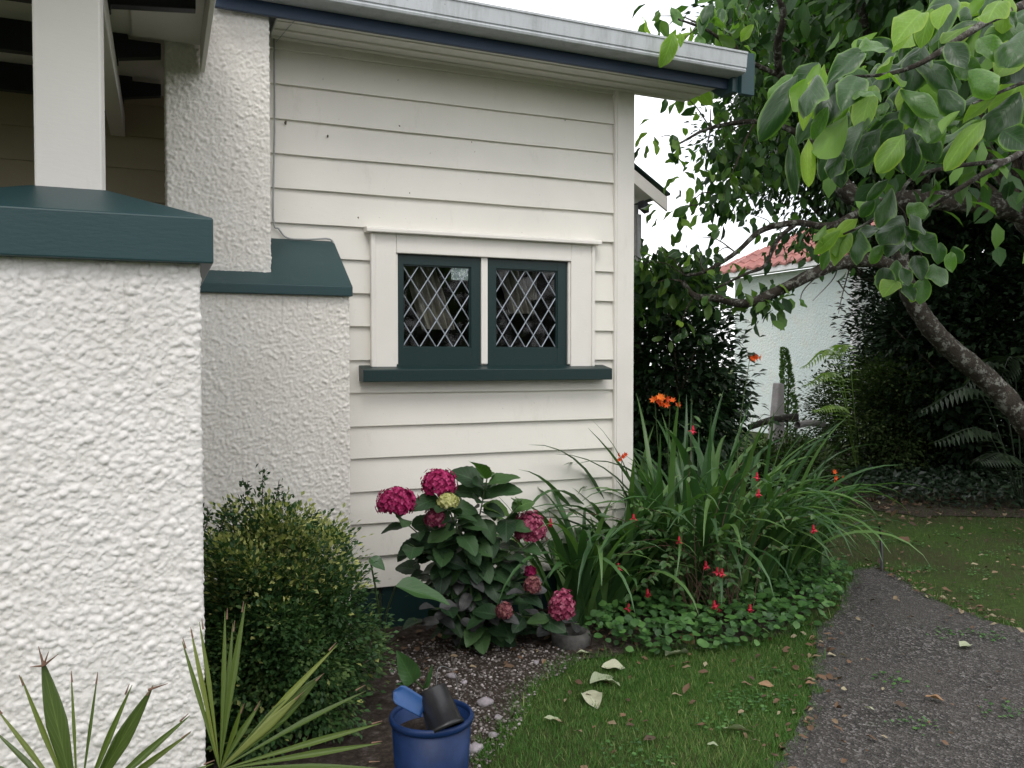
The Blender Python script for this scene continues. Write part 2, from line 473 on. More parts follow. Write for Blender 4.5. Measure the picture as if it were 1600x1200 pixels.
gv = 130.0
lawn = sheet('lawn', [(-gv, -gv), (gv, -gv), (gv, gv), (-gv, gv)], 0.0, M_LAWN); tag(lawn, kind='structure')
PATH = [(2.023, 2.45), (2.257, 2.604), (2.50, 2.80), (2.68, 3.0), (2.90, 3.22), (3.212, 3.541), (3.659, 3.852), (4.05, 4.20), (4.40, 4.50), (4.60, 4.52), (4.58, 4.30), (4.44, 4.05), (4.30, 3.72), (4.24, 3.40), (4.26, 3.10), (4.3, 2.6), (4.1, 0.5), (3.9, -3), (0.6, -3), (0.9, 0.0), (1.45, 1.6), (1.85, 2.25)]
def jag(P, amp, k=6):
    P = np.array(P, float); base = []
    for i in range(len(P)):
        a_, b2 = P[i], P[(i + 1) % len(P)]
        for t in np.linspace(0, 1, k, endpoint=False): base.append(a_ * (1 - t) + b2 * t)
    base = np.array(base); nn = len(base)
    kern = np.array([.1, .2, .4, .2, .1]); off = rng.normal(size=(nn + 8, 2)) * amp * 1.8
    off = np.stack([np.convolve(off[:, q], kern, 'same')[4:4 + nn] for q in (0, 1)], 1)
    return base + off
path = sheet('path', jag(PATH, 0.016, 7), 0.006, M_PATH); tag(path, kind='structure')
BED = [(0.15, 2.35), (0.95, 2.62), (0.99, 2.82), (1.276, 3.102), (1.478, 3.40), (1.744, 3.601), (2.05, 3.60), (2.35, 3.58), (2.70, 3.50), (3.0, 3.55), (3.25, 3.68), (3.62, 3.92), (4.0, 4.25), (4.25, 4.6), (4.3, 5.2), (3.6, 5.6), (2.6, 5.6), (2.58, 4.5), (0.15, 4.5)]
bed = sheet('garden_bed', jag(BED, 0.02), 0.012, M_SOIL); tag(bed, kind='structure')
BANK = [onG(*p)[:2] for p in [(1325, 792), (1420, 806), (1500, 808), (1600, 812), (1760, 822), (1760, 700), (1600, 690), (1400, 690), (1300, 700), (1290, 760)]]
bank = sheet('shrub_border', jag(BANK, 0.04), 0.008, M_SOIL); tag(bank, kind='structure')
def inside(P, poly):
    poly = np.asarray(poly); x, y = P[:, 0], P[:, 1]; c_ = np.zeros(len(P), bool); j = len(poly) - 1
    for i in range(len(poly)):
        xi, yi = poly[i]; xj, yj = poly[j]
        hit = ((yi > y) != (yj > y)) & (x < (xj - xi) * (y - yi) / (yj - yi + 1e-12) + xi)
        c_ ^= hit; j = i
    return c_

# ------------------------------------------------------------------ the house
house = empty('house', (0, 0, 0))
tag(house, 'cream weatherboard bungalow with dark teal trim, roughcast chimney and leaded window', 'house')
YW = 4.45                                    # wall plane
EXPO = 0.1729
Z0 = 0.2365
XC_IN, XC_OUT = 2.475, 2.59
wall = empty('wall', (0, 0, 0), house)
def board_prof(z, y):
    # bevel-backed board: thick lower edge proud of the board below
    return [(y - 0.030, z), (y - 0.030, z + 0.004), (y - 0.010, z + EXPO + 0.012), (y + 0.004, z + EXPO + 0.012), (y + 0.004, z)]
WX0, WX1, WZ0, WZ1 = 1.02, 2.318, 1.40, 2.115   # hole for the window
for i in range(17):
    z = Z0 + i * EXPO
    spans = [(0.2, XC_IN)]
    if z + EXPO * 0.6 > WZ0 and z + 0.05 < WZ1: spans = [(0.2, WX0), (WX1, XC_IN)]
    for (a_, b2) in spans:
        dz = random.uniform(-0.0012, 0.0012)
        pr = board_prof(z + dz, YW + random.uniform(-0.001, 0.001)); ns = max(2, int((b2 - a_) / 0.12)); k = len(pr)
        ph, f1 = random.uniform(0, 6), random.uniform(1.5, 3.5)
        V = []; Fs = []
        for s in range(ns + 1):
            x = a_ + (b2 - a_) * s / ns
            wz = 0.0016 * math.sin(f1 * x + ph) + 0.0006 * math.sin(9 * x + ph); wy = 0.0015 * math.sin(2.3 * x + ph * 2)
            V += [(x, p[0] + (wy if p[0] < YW else 0), p[1] + (wz if p[1] < z + 0.05 else 0)) for p in pr]
        for s in range(ns): Fs += [(s * k + q, s * k + (q + 1) % k, (s + 1) * k + (q + 1) % k, (s + 1) * k + q) for q in range(k)]
        Fs += [tuple(range(k - 1, -1, -1)), tuple(range(ns * k, ns * k + k))]
        bevel(mk('weatherboard', py_mesh('weatherboard', V, Fs), CREAM, wall), 0.0015)
box('corner_board', XC_IN + 0.001, XC_OUT, YW - 0.052, YW + 0.05, 0.2, 3.08, CREAM_TRIM, wall, 0.004)
box('corner_bead', XC_IN - 0.010, XC_IN + 0.012, YW - 0.046, YW - 0.005, 0.22, 3.07, CREAM_TRIM, wall, 0.006)
# side wall round the corner
for i in range(17):
    z = Z0 + i * EXPO
    x = XC_OUT - 0.035
    prism_y('weatherboard', [(x + 0.030, z), (x + 0.030, z + 0.004), (x + 0.010, z + EXPO + 0.012), (x - 0.004, z + EXPO + 0.012), (x - 0.004, z)][::-1], YW + 0.052, 7.5, CREAM, wall, 0.0)
# structure behind the boards with a real opening for the window
for nm, a_, b2, c0_, c1_ in (('stud_wall', 0.2, WX0 + 0.1, 0.2, 3.2), ('stud_wall', WX1 - 0.1, XC_OUT - 0.06, 0.2, 3.2), ('stud_wall', WX0 + 0.1, WX1 - 0.1, 0.2, WZ0), ('stud_wall', WX0 + 0.1, WX1 - 0.1, WZ1 - 0.05, 3.2)):
    box(nm, a_, b2, YW + 0.006, YW + 0.10, c0_, c1_, BLACK_IN, wall, 0)
for i, (a_, b2) in enumerate([(0.84, 1.06), (1.075, 1.45), (1.465, 2.0), (2.015, 2.58)]):
    box('base_board', a_, b2, YW - 0.008 - 0.003 * (i % 2), YW + 0.02, 0.0, Z0 + 0.01, TEAL_DARK, wall, 0.003)
# dark room behind the glass
room = empty('room', (0, 0, 0), house)
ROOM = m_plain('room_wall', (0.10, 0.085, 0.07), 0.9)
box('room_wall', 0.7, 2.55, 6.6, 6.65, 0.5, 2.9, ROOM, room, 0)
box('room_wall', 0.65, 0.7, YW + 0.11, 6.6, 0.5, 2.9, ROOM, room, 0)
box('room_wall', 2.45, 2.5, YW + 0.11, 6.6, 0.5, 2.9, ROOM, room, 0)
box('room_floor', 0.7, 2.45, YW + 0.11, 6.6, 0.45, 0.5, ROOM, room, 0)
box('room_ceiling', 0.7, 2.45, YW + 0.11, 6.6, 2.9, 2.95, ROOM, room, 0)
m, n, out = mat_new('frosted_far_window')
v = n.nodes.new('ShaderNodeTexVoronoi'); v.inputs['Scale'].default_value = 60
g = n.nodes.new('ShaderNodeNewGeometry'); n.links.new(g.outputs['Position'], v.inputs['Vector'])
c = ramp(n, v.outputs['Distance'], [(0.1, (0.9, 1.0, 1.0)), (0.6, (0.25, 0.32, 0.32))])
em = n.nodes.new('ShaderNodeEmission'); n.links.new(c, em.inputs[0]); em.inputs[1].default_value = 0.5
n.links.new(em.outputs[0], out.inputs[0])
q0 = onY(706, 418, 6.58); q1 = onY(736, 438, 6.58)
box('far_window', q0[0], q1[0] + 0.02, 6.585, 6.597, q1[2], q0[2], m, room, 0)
CURT = m_plain('curtain_cloth', (0.42, 0.37, 0.34), 0.9, 0.2, 12)
def curtain(xa, xb, z0, z1, y, sway):
    nx, nzv = 40, 14; V = []; Q = []
    for j in range(nzv + 1):
        t = j / nzv
        for i in range(nx + 1):
            s = i / nx
            x = (xa + (xb - xa) * s) * 1.0 + sway * t
            V.append((x, y + 0.03 * math.sin(s * 22 + t * 1.5) + 0.012 * math.sin(s * 51), z1 + (z0 - z1) * t))
    for j in range(nzv):
        for i in range(nx): Q.append((j * (nx + 1) + i, j * (nx + 1) + i + 1, (j + 1) * (nx + 1) + i + 1, (j + 1) * (nx + 1) + i))
    return mk('curtain', np_mesh('curtain', V, Q), CURT, room)
curtain(1.22, 1.40, 1.62, 2.05, YW + 0.16, 0.14)
curtain(1.79, 1.93, 1.72, 2.05, YW + 0.16, 0.10)
curtain(2.02, 2.06, 1.80, 2.05, YW + 0.16, -0.02)

# window
win = empty('window', (0, 0, 0), house)
YA = YW - 0.052      # face of architrave
box('architrave', 1.018, 1.150, YA, YW + 0.02, 1.405, 2.112, CREAM_TRIM, win, 0.004)
box('architrave', 2.176, 2.320, YA, YW + 0.02, 1.405, 2.112, CREAM_TRIM, win, 0.004)
box('architrave', 1.1505, 2.1755, YA - 0.001, YW + 0.02, 2.012, 2.112, CREAM_TRIM, win, 0.004)
box('architrave_edge', 1.012, 1.034, YA - 0.012, YA + 0.02, 1.41, 2.105, CREAM_TRIM, win, 0.005)
box('architrave_edge', 2.306, 2.326, YA - 0.012, YA + 0.02, 1.41, 2.105, CREAM_TRIM, win, 0.005)
prism_x('drip_cap', [(YA - 0.040, 2.112), (YA - 0.040, 2.128), (YA - 0.030, 2.138), (YW - 0.004, 2.148), (YW - 0.004, 2.112)], 0.984, 2.356, CREAM_TRIM, win, 0.003)
box('jamb_lining', 1.1505, 1.160, YA + 0.012, YW + 0.09, 1.425, 2.0115, CREAM_TRIM, win, 0)
box('jamb_lining', 2.164, 2.1755, YA + 0.012, YW + 0.09, 1.425, 2.0115, CREAM_TRIM, win, 0)
box('mullion', 1.634, 1.672, YA + 0.018, YW + 0.06, 1.425, 2.0115, CREAM_TRIM, win, 0.003)
prism_x('sill', [(YA - 0.075, 1.334), (YA - 0.075, 1.398), (YW + 0.03, 1.428), (YW + 0.03, 1.334)], 0.955, 2.405, TEAL_DARK, win, 0.004)
m, n, out = mat_new('leaded_glass')
bsdf(n, out, (0.006, 0.007, 0.008), 0.06, bump(n, wnoise(n, 9, 3, 0.5), 0.10, 0.01), 0.5)
tr = n.nodes.new('ShaderNodeBsdfTransparent'); tr.inputs[0].default_value = (0.80, 0.82, 0.80, 1)
gl = n.nodes.new('ShaderNodeBsdfGlossy'); gl.inputs['Roughness'].default_value = 0.04; gl.inputs[0].default_value = (1, 1, 1, 1)
fr0 = N_(n, 'ShaderNodeFresnel', IOR=1.45)
geo_ = n.nodes.new('ShaderNodeNewGeometry')
fr = N_(n, 'ShaderNodeMath', operation='MULTIPLY_ADD'); fr.inputs[2].default_value = 0.0
sub_ = N_(n, 'ShaderNodeMath', operation='SUBTRACT'); sub_.inputs[0].default_value = 1.0; n.links.new(geo_.outputs['Backfacing'], sub_.inputs[1])
n.links.new(fr0.outputs[0], fr.inputs[0]); n.links.new(sub_.outputs[0], fr.inputs[1])
ms = n.nodes.new('ShaderNodeMixShader')
n.links.new(fr.outputs[0], ms.inputs[0]); n.links.new(tr.outputs[0], ms.inputs[1]); n.links.new(gl.outputs[0], ms.inputs[2]); n.links.new(ms.outputs[0], out.inputs[0])
GLASS = m
def clip_rect(poly, x0, x1, z0, z1):
    def cl(P, f_in, inter):
        o_ = []
        for i in range(len(P)):
            a_, b2 = P[i - 1], P[i]
            ia, ib = f_in(a_), f_in(b2)
            if ia != ib: o_.append(inter(a_, b2))
            if ib: o_.append(b2)
        return o_
    for ax, lim, sg in ((0, x0, 1), (0, x1, -1), (1, z0, 1), (1, z1, -1)):
        f_in = lambda p: sg * (p[ax] - lim) > -1e-6
        def inter(a_, b2):
            t = (lim - a_[ax]) / (b2[ax] - a_[ax]); return tuple(a_[k] + t * (b2[k] - a_[k]) for k in (0, 1))
        poly = cl(poly, f_in, inter)
        if len(poly) < 3: return []
    return poly
def sash(x0, x1, gx0, gx1, tilt):
    z0, z1, gz0, gz1 = 1.414, 2.008, 1.514, 1.958
    y0, y1 = YA + 0.028, YA + 0.062
    s_ = empty('sash', (0, 0, 0), win)
    # frame of four rails joined as one sash frame
    V, Fs = [], []
    def bx(a_, b2, c0_, c1_, yy0=y0, yy1=y1):
        k = len(V)
        V.extend([(a_, yy0, c0_), (b2, yy0, c0_), (b2, yy1, c0_), (a_, yy1, c0_), (a_, yy0, c1_), (b2, yy0, c1_), (b2, yy1, c1_), (a_, yy1, c1_)])
        Fs.extend([(k, k + 3, k + 2, k + 1), (k + 4, k + 5, k + 6, k + 7), (k, k + 1, k + 5, k + 4), (k + 1, k + 2, k + 6, k + 5), (k + 2, k + 3, k + 7, k + 6), (k + 3, k, k + 4, k + 7)])
    bx(x0, gx0, z0, z1); bx(gx1, x1, z0, z1); bx(gx0, gx1, z0, gz0, y0 + .001, y1); bx(gx0, gx1, gz1, z1, y0 + .001, y1)
    mk('sash_frame', py_mesh('sash_frame', V, Fs), TEAL_DARK, s_)
    V, Fs = [], []                                   # small glazing bead
    b_w = 0.007
    bx(gx0 + .0005, gx0 + b_w, gz0 + .0005, gz1 - .0005, y0 + .008, y1 - .004); bx(gx1 - b_w, gx1 - .0005, gz0 + .0005, gz1 - .0005, y0 + .008, y1 - .004)
    bx(gx0 + b_w, gx1 - b_w, gz0 + .0005, gz0 + b_w, y0 + .009, y1 - .004); bx(gx0 + b_w, gx1 - b_w, gz1 - b_w, gz1 - .0005, y0 + .009, y1 - .004)
    mk('glazing_bead', py_mesh('glazing_bead', V, Fs), TEAL_DARK, s_)
    yg = y0 + 0.020
    w, h = (gx1 - gx0) / 4, (gz1 - gz0) / 3
    cells = [(i + .5, j) for i in range(4) for j in range(4)] + [(i, j + .5) for i in range(5) for j in range(3)]
    for (cx, cz) in cells:
        X, Z = gx0 + cx * w, gz0 + cz * h
        po = clip_rect([(X - w / 2, Z), (X, Z - h / 2), (X + w / 2, Z), (X, Z + h / 2)], gx0 + .004, gx1 - .004, gz0 + .004, gz1 - .004)
        if len(po) < 3: continue
        tx, tz = random.gauss(0, tilt), random.gauss(0, tilt)
        mx_, mz_ = sum(p[0] for p in po) / len(po), sum(p[1] for p in po) / len(po)
        k = len(po)
        dy = lambda p: (p[0] - mx_) * tx + (p[1] - mz_) * tz
        V2 = [(p[0] - mx_, dy(p), p[1] - mz_) for p in po] + [(p[0] - mx_, dy(p) + 0.003, p[1] - mz_) for p in po]
        F2 = [tuple(range(k)), tuple(range(2 * k - 1, k - 1, -1))] + [(i, k + i, k + (i + 1) % k, (i + 1) % k) for i in range(k)]
        me = py_mesh('pane', V2, F2)
        mk('pane', me, GLASS, s_, (mx_, yg, mz_))
    # lead cames
    b = Bag()
    def came(a_, b2):
        pts = np.array([(a_[0], yg + .0015, a_[1]), (b2[0], yg + .0015, b2[1])])
        d = pts[1] - pts[0]; L = np.linalg.norm(d); d /= L
        nx_ = np.array([-d[2], 0, d[0]]) * 0.0034; ny = np.array([0, 0.005, 0])
        V3 = []
        for e in pts: V3 += [e - nx_, e - ny, e + nx_, e + ny]
        b.add(np.array(V3), np.array([(0, 1, 5, 4), (1, 2, 6, 5), (2, 3, 7, 6), (3, 0, 4, 7)]))
    def seg_clip(p, q):
        ts = [0.0, 1.0]
        for ax, lo, hi in ((0, gx0 + .004, gx1 - .004), (1, gz0 + .004, gz1 - .004)):
            d = q[ax] - p[ax]
            ta, tb = (lo - p[ax]) / d, (hi - p[ax]) / d
            ts[0] = max(ts[0], min(ta, tb)); ts[1] = min(ts[1], max(ta, tb))
        if ts[1] - ts[0] < 0.02: return
        f_ = lambda t: (p[0] + t * (q[0] - p[0]), p[1] + t * (q[1] - p[1]))
        came(f_(ts[0]), f_(ts[1]))
    for k in range(-3, 8):
        p = (gx0 + (k - 1) * w, gz0 - h); q = (gx0 + (k + 4) * w, gz0 + 4 * h)
        seg_clip(p, q)
        p = (gx0 + (k - 1) * w, gz0 + 4 * h); q = (gx0 + (k + 4) * w, gz0 - h)
        seg_clip(p, q)
    mk('lead_lattice', b.mesh('lead_lattice', False), LEAD, s_)
    return s_
# parts sit directly under the window so that the depth stays at three
def flatten(s_):
    for ch in [o for o in bpy.data.objects if o.parent == s_]: ch.parent = win
    bpy.data.objects.remove(s_)
flatten(sash(1.161, 1.633, 1.192, 1.578, 0.018))
flatten(sash(1.673, 2.163, 1.722, 2.104, 0.018))

# eaves: soffit, fascia, gutter, roof
eaves = empty('roof', (0, 0, 0), house)
YF = 4.03
prism_x('soffit', [(YF + 0.022, 3.045), (YW + 0.01, 3.062), (YW + 0.01, 3.080), (YF + 0.022, 3.063)][::-1], 0.476, 2.93, SOFFIT, eaves)
for k in range(3): prism_x('soffit_board_joint', [(YF + 0.13 + k * 0.11, 3.044), (YF + 0.136 + k * 0.11, 3.044), (YF + 0.136 + k * 0.11, 3.055), (YF + 0.13 + k * 0.11, 3.055)][::-1], 0.48, 2.92, CREAM_TRIM, eaves)
prism_x('fascia', [(YF, 3.016), (YF + 0.022, 3.016), (YF + 0.022, 3.20), (YF, 3.20)], 0.185, 2.936, BLUE_FASCIA, eaves, 0.002)
gp = [(3.912, 3.072), (3.902, 3.076), (3.898, 3.086), (3.903, 3.096), (3.896, 3.100), (3.890, 3.168), (3.884, 3.172), (3.884, 3.182), (3.896, 3.184), (3.899, 3.170), (3.906, 3.100), (3.914, 3.082), (4.010, 3.082), (4.012, 3.172), (4.022, 3.172), (4.022, 3.072)]
prism_x('gutter', gp[::-1], 0.19, 2.962, GUTTER, eaves)
for xx in (0.62, 1.35, 2.08, 2.80): box('gutter_bracket', xx, xx + 0.02, 3.887, 4.03, 3.178, 3.184, GUTTER, eaves, 0)
RP = R(21)
def roof_sheet(name, x0, x1, y0, z0, L, pitch, mat, parent, pitch_w=0.076):
    nx = int((x1 - x0) / pitch_w * 6); V = []; Q = []
    for j in range(2):
        for i in range(nx + 1):
            x = x0 + (x1 - x0) * i / nx
            hh = 0.009 * math.cos(2 * math.pi * (x - x0) / pitch_w)
            V.append((x, y0 + j * L * math.cos(pitch) - hh * math.sin(pitch), z0 + j * L * math.sin(pitch) + hh * math.cos(pitch)))
    for i in range(nx): Q.append((i, i + 1, nx + 2 + i, nx + 1 + i))
    return mk(name, np_mesh(name, V, Q), mat, parent)
eaves.rotation_euler = (0, R(0.75), 0)
roof_sheet('roof_sheet', 0.19, 3.02, 3.97, 3.205, 3.6, RP, ROOF_IRON, eaves)
mk('roof_plane', py_mesh('roof_plane', [(-3, 6.6, 4.30), (2.42, 6.6, 4.30), (1.0, 9.0, 5.7), (-3, 9.0, 5.7)], [(0, 1, 2, 3)]), ROOF_IRON, eaves)
# barge at the right-hand end
zb = 3.19
bp = [(3.985, zb - 0.20), (3.985, zb + 0.015), (7.3, zb + 0.015 + 3.315 * math.tan(RP)), (7.3, zb - 0.16 + 3.315 * math.tan(RP)), (4.25, zb - 0.10), (4.10, zb - 0.20)]
prism_x('barge_board', bp[::-1], 2.937, 2.975, TEAL, eaves, 0.002)
box('barge_end', 2.9755, 3.065, 3.955, 3.990, zb - 0.215, zb + 0.02, TEAL, eaves, 0.003)
bp2 = [(3.991, zb - 0.19), (3.991, zb + 0.012), (7.3, zb + 0.012 + 3.31 * math.tan(RP)), (7.3, zb - 0.15 + 3.31 * math.tan(RP)), (4.2, zb - 0.12)]
prism_x('barge_cover', bp2[::-1], 3.03, 3.06, TEAL_DARK, eaves, 0.002)
prism_x('verge_soffit', [(4.06, 3.050), (4.06, 3.065), (7.3, 3.06 + 3.2 * math.tan(RP)), (7.3, 3.045 + 3.2 * math.tan(RP))][::-1], XC_OUT + 0.001, 2.936, SOFFIT, eaves)
prism_x('gable_wall', [(YW + 0.06, 3.05), (7.4, 3.05), (7.4, 3.02 + 2.9 * math.tan(RP)), (YW + 0.06, 3.10)], XC_OUT - 0.06, XC_OUT - 0.02, CREAM, wall)

# rear wing seen past the corner
wing = empty('rear_wing', (0, 0, 0), house)
YB = 7.5
box('wing_wall', 2.60, 4.41, YB, YB + 2.6, 0.2, 3.02, CREAM, wing, 0)
box('wing_corner_board', 4.412, 4.45, YB - 0.03, YB + 0.1, 0.2, 3.0, m_plain('grey_trim', (0.30, 0.31, 0.31), 0.6), wing, 0.003)
def barge(x0, z0, x1, z1, y0, y1, h, mat, nm, up=0.0):
    V = [(x0, z0 + up), (x1, z1 + up), (x1, z1 + up - h), (x0, z0 + up - h)]
    return prism_y(nm, V, y0, y1, mat, wing, 0.003)
barge(3.0, 4.115, 4.655, 3.055, YB - 0.24, YB - 0.21, 0.135, CREAM_TRIM, 'wing_barge_board')
barge(3.0, 4.145, 4.675, 3.075, YB - 0.26, YB + 2.7, 0.022, TEAL_DARK, 'wing_roof', 0.02)
barge(3.0, 4.03, 4.50, 3.065, YB - 0.205, YB + 2.6, 0.02, SOFFIT, 'wing_soffit')
prism_y('wing_gable', [(2.6, 3.03), (4.42, 3.03), (4.42, 3.10), (3.0, 3.98), (2.6, 3.98)], YB + 0.001, YB + 0.05, CREAM, wing)
prism_y('wing_bracket', [(4.40, 3.02), (4.40, 2.95), (4.47, 2.90), (4.47, 2.985)], YB - 0.20, YB - 0.10, RAFTER, wing, 0.003)
tube('wing_downpipe', [(4.435, YB - 0.06, 2.9), (4.435, YB - 0.06, 0.1)], 0.025, 0.025, m_plain('grey_pipe', (0.28, 0.29, 0.30), 0.5), wing, 8)

# ------------------------------------------------------------------ roughcast
def roughcast_box(name, x0, x1, y0, y1, z0, z1, res, rb, amp, mat, parent, coarse=('back',), seed=1):
    g = np.random.default_rng(seed)
    sides = [('front', (x0, y0), (x1, y0), (0, -1)), ('right', (x1, y0), (x1, y1), (1, 0)), ('back', (x1, y1), (x0, y1), (0, 1)), ('left', (x0, y1), (x0, y0), (-1, 0))]
    P, Nn, L = [], [], []; s_acc = 0.0
    for k, (nm, a_, b2, nn) in enumerate(sides):
        a_ = np.array(a_); b2 = np.array(b2); ln = np.linalg.norm(b2 - a_)
        cnt = max(2, int(ln / (res * (2.0 if nm == 'right' else 1.0) if nm not in coarse else 0.06)))
        prev = np.array(sides[k - 1][3])
        for i in range(cnt):
            t = i / cnt
            nv = np.array(nn, float)
            if i == 0: nv = (nv + prev) / 1.6
            P.append(a_ + (b2 - a_) * t); Nn.append(nv); L.append(s_acc + ln * t)
        s_acc += ln
    P = np.array(P); Nn = np.array(Nn); L = np.array(L)
    nzv = int((z1 - z0) / res); Z = np.linspace(z0, z1, nzv + 1)
    H = np.zeros((nzv + 1, len(P)))
    area = s_acc * (z1 - z0)
    for lvl, (rs, dens) in enumerate(((1.5, 0.40), (1.0, 0.70), (0.65, 0.9))):
        r_mean = rb * rs
        nb = int(dens * area / (math.pi * r_mean ** 2))
        cs = g.uniform(0, s_acc, nb); cz = g.uniform(z0, z1, nb); rr = r_mean * g.uniform(0.6, 1.4, nb)
        ex = g.uniform(0.82, 1.22, nb); an = g.uniform(0, math.pi, nb); hh = g.uniform(0.45, 1.0, nb) * rr / rb
        sk = g.uniform(-0.35, 0.35, (nb, 2))
        order = np.argsort(L)
        for c_s, c_z, r_, e_, a1, h_, k_ in zip(cs, cz, rr, ex, an, hh, sk):
            R2 = r_ * 1.5
            i0 = np.searchsorted(L, c_s - R2); i1 = np.searchsorted(L, c_s + R2)
            j0 = max(0, int((c_z - R2 - z0) / (z1 - z0) * nzv)); j1 = min(nzv + 1, int((c_z + R2 - z0) / (z1 - z0) * nzv) + 2)
            if i1 <= i0 or j1 <= j0: continue
            dx = L[i0:i1][None] - c_s; dz = Z[j0:j1][:, None] - c_z
            ca, sa = math.cos(a1), math.sin(a1)
            u_ = (dx * ca + dz * sa) / (r_ * e_); v_ = (-dx * sa + dz * ca) / (r_ / e_)
            d2 = u_ * u_ + v_ * v_
            hb = h_ * np.clip(1 - d2, 0, 1) ** 0.5 * (1 + k_[0] * u_ + k_[1] * v_)
            blk = H[j0:j1, i0:i1]
            H[j0:j1, i0:i1] = np.maximum(blk, hb + blk * 0.12)
    H += g.normal(size=H.shape) * 0.02
    Hn = H / (np.percentile(H, 98) + 1e-6)
    V = np.empty((nzv + 1, len(P), 3))
    V[..., 0] = P[None, :, 0] + Nn[None, :, 0] * Hn * amp
    V[..., 1] = P[None, :, 1] + Nn[None, :, 1] * Hn * amp
    V[..., 2] = Z[:, None]
    k = len(P)
    j, i = np.meshgrid(np.arange(nzv), np.arange(k), indexing='ij')
    Q = np.stack([j * k + i, j * k + (i + 1) % k, (j + 1) * k + (i + 1) % k, (j + 1) * k + i], -1).reshape(-1, 4)
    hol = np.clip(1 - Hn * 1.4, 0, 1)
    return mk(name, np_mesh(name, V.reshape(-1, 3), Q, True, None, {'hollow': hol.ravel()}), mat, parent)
chim = empty('chimney', (0, 0, 0), house)
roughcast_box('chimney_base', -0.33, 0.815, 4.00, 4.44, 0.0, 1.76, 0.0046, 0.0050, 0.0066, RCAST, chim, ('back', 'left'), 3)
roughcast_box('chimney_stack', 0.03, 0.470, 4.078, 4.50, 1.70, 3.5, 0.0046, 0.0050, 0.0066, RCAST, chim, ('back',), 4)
# sloping shoulder
prism_x('chimney_shoulder', [(3.968, 1.745), (3.968, 1.790), (4.436, 2.062), (4.436, 1.745)][::-1], -0.345, 0.829, TEAL, chim, 0.004)

ver = empty('veranda', (0, 0, 0), house)
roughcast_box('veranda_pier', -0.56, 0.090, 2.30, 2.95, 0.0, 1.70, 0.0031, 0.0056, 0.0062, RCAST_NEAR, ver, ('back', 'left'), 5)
# hipped pier cap
cx0, cx1, cy0, cy1 = -0.60, 0.123, 2.262, 2.985
px0, px1, py0, py1 = -0.302, -0.142, 2.54, 2.70
V = [(cx0, cy0, 1.690), (cx1, cy0, 1.690), (cx1, cy1, 1.690), (cx0, cy1, 1.690), (cx0, cy0, 1.803), (cx1, cy0, 1.803), (cx1, cy1, 1.803), (cx0, cy1, 1.803),
     (px0 - .01, py0 - .01, 1.902), (px1 + .01, py0 - .01, 1.902), (px1 + .01, py1 + .01, 1.902), (px0 - .01, py1 + .01, 1.902)]
Fs = [(0, 3, 2, 1), (0, 1, 5, 4), (1, 2, 6, 5), (2, 3, 7, 6), (3, 0, 4, 7), (4, 5, 9, 8), (5, 6, 10, 9), (6, 7, 11, 10), (7, 4, 8, 11), (8, 9, 10, 11)]
bevel(mk('pier_cap', py_mesh('pier_cap', V, Fs), TEAL, ver), 0.004)
box('post', px0, px1, py0, py1, 1.88, 2.72, CREAM_TRIM, ver, 0.005)
# porch roof
XV = 0.192
VC = m_paint('porch_ceiling_paint', (0.80, 0.77, 0.72), amount=0.2, speck=False)
box('porch_ceiling', -3.2, XV - 0.022, 1.6, 4.98, 2.865, 2.89, VC, ver, 0)
box('porch_fascia', XV - 0.02, XV, 1.6, 4.06, 2.725, 2.99, CREAM_TRIM, ver, 0.003)
box('porch_roof', -3.2, XV + 0.03, 1.55, 4.02, 2.995, 3.03, ROOF_IRON, ver, 0)
box('porch_soffit_board', -0.10, XV - 0.021, 1.6, 4.06, 2.845, 2.862, VC, ver, 0)
for y in (2.3, 2.9, 3.52, 4.12, 4.72):
    xe = XV - 0.045 if y < 4.0 else (0.005 if y > 4.0 else 0.1)
    xe = {2.3: 0.13, 2.9: 0.13, 3.52: 0.135, 4.12: 0.012, 4.72: 0.012}[y]
    prism_y('rafter', [(-3.2, 2.735), (-0.16, 2.735), (-0.16, 2.757), (xe, 2.785), (xe, 2.843), (-0.12, 2.843), (-0.12, 2.864), (-3.2, 2.864)], y - 0.025, y + 0.025, RAFTER, ver, 0.003)
box('porch_beam', -0.235, -0.165, 1.6, 4.97, 2.625, 2.733, CREAM_TRIM, ver, 0.004)
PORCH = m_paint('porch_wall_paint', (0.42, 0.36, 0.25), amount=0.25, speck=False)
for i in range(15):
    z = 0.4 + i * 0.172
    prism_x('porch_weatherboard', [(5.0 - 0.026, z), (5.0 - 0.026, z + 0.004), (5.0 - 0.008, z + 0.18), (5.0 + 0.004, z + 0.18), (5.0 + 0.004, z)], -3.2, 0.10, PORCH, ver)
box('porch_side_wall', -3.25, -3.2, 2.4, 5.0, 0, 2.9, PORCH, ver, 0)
box('porch_floor', -3.2, -0.0, 2.96, 4.97, 0.0, 0.42, BLACK_IN, ver, 0)
SPOT = m_plain('dried_mud', (0.10, 0.08, 0.06), 0.9)
for (px, py, r_) in [(512, 213, .006), (446, 192, .008), (624, 197, .008), (640, 302, .008), (648, 300, .004), (627, 299, .004), (780, 368, .004), (560, 340, .004), (737, 222, .003), (883, 188, .003)]:
    p = onY(px, py, YW - 0.026)
    V = [(r_ * math.cos(t) * random.uniform(.6, 1.2), 0, r_ * math.sin(t) * random.uniform(.8, 1.6)) for t in np.linspace(0, 2 * math.pi, 8, endpoint=False)] + [(0, -r_ * .7, 0)]
    mk('mud_speck', py_mesh('mud_speck', V, [(i, (i + 1) % 8, 8) for i in range(8)]), SPOT, house, tuple(p))
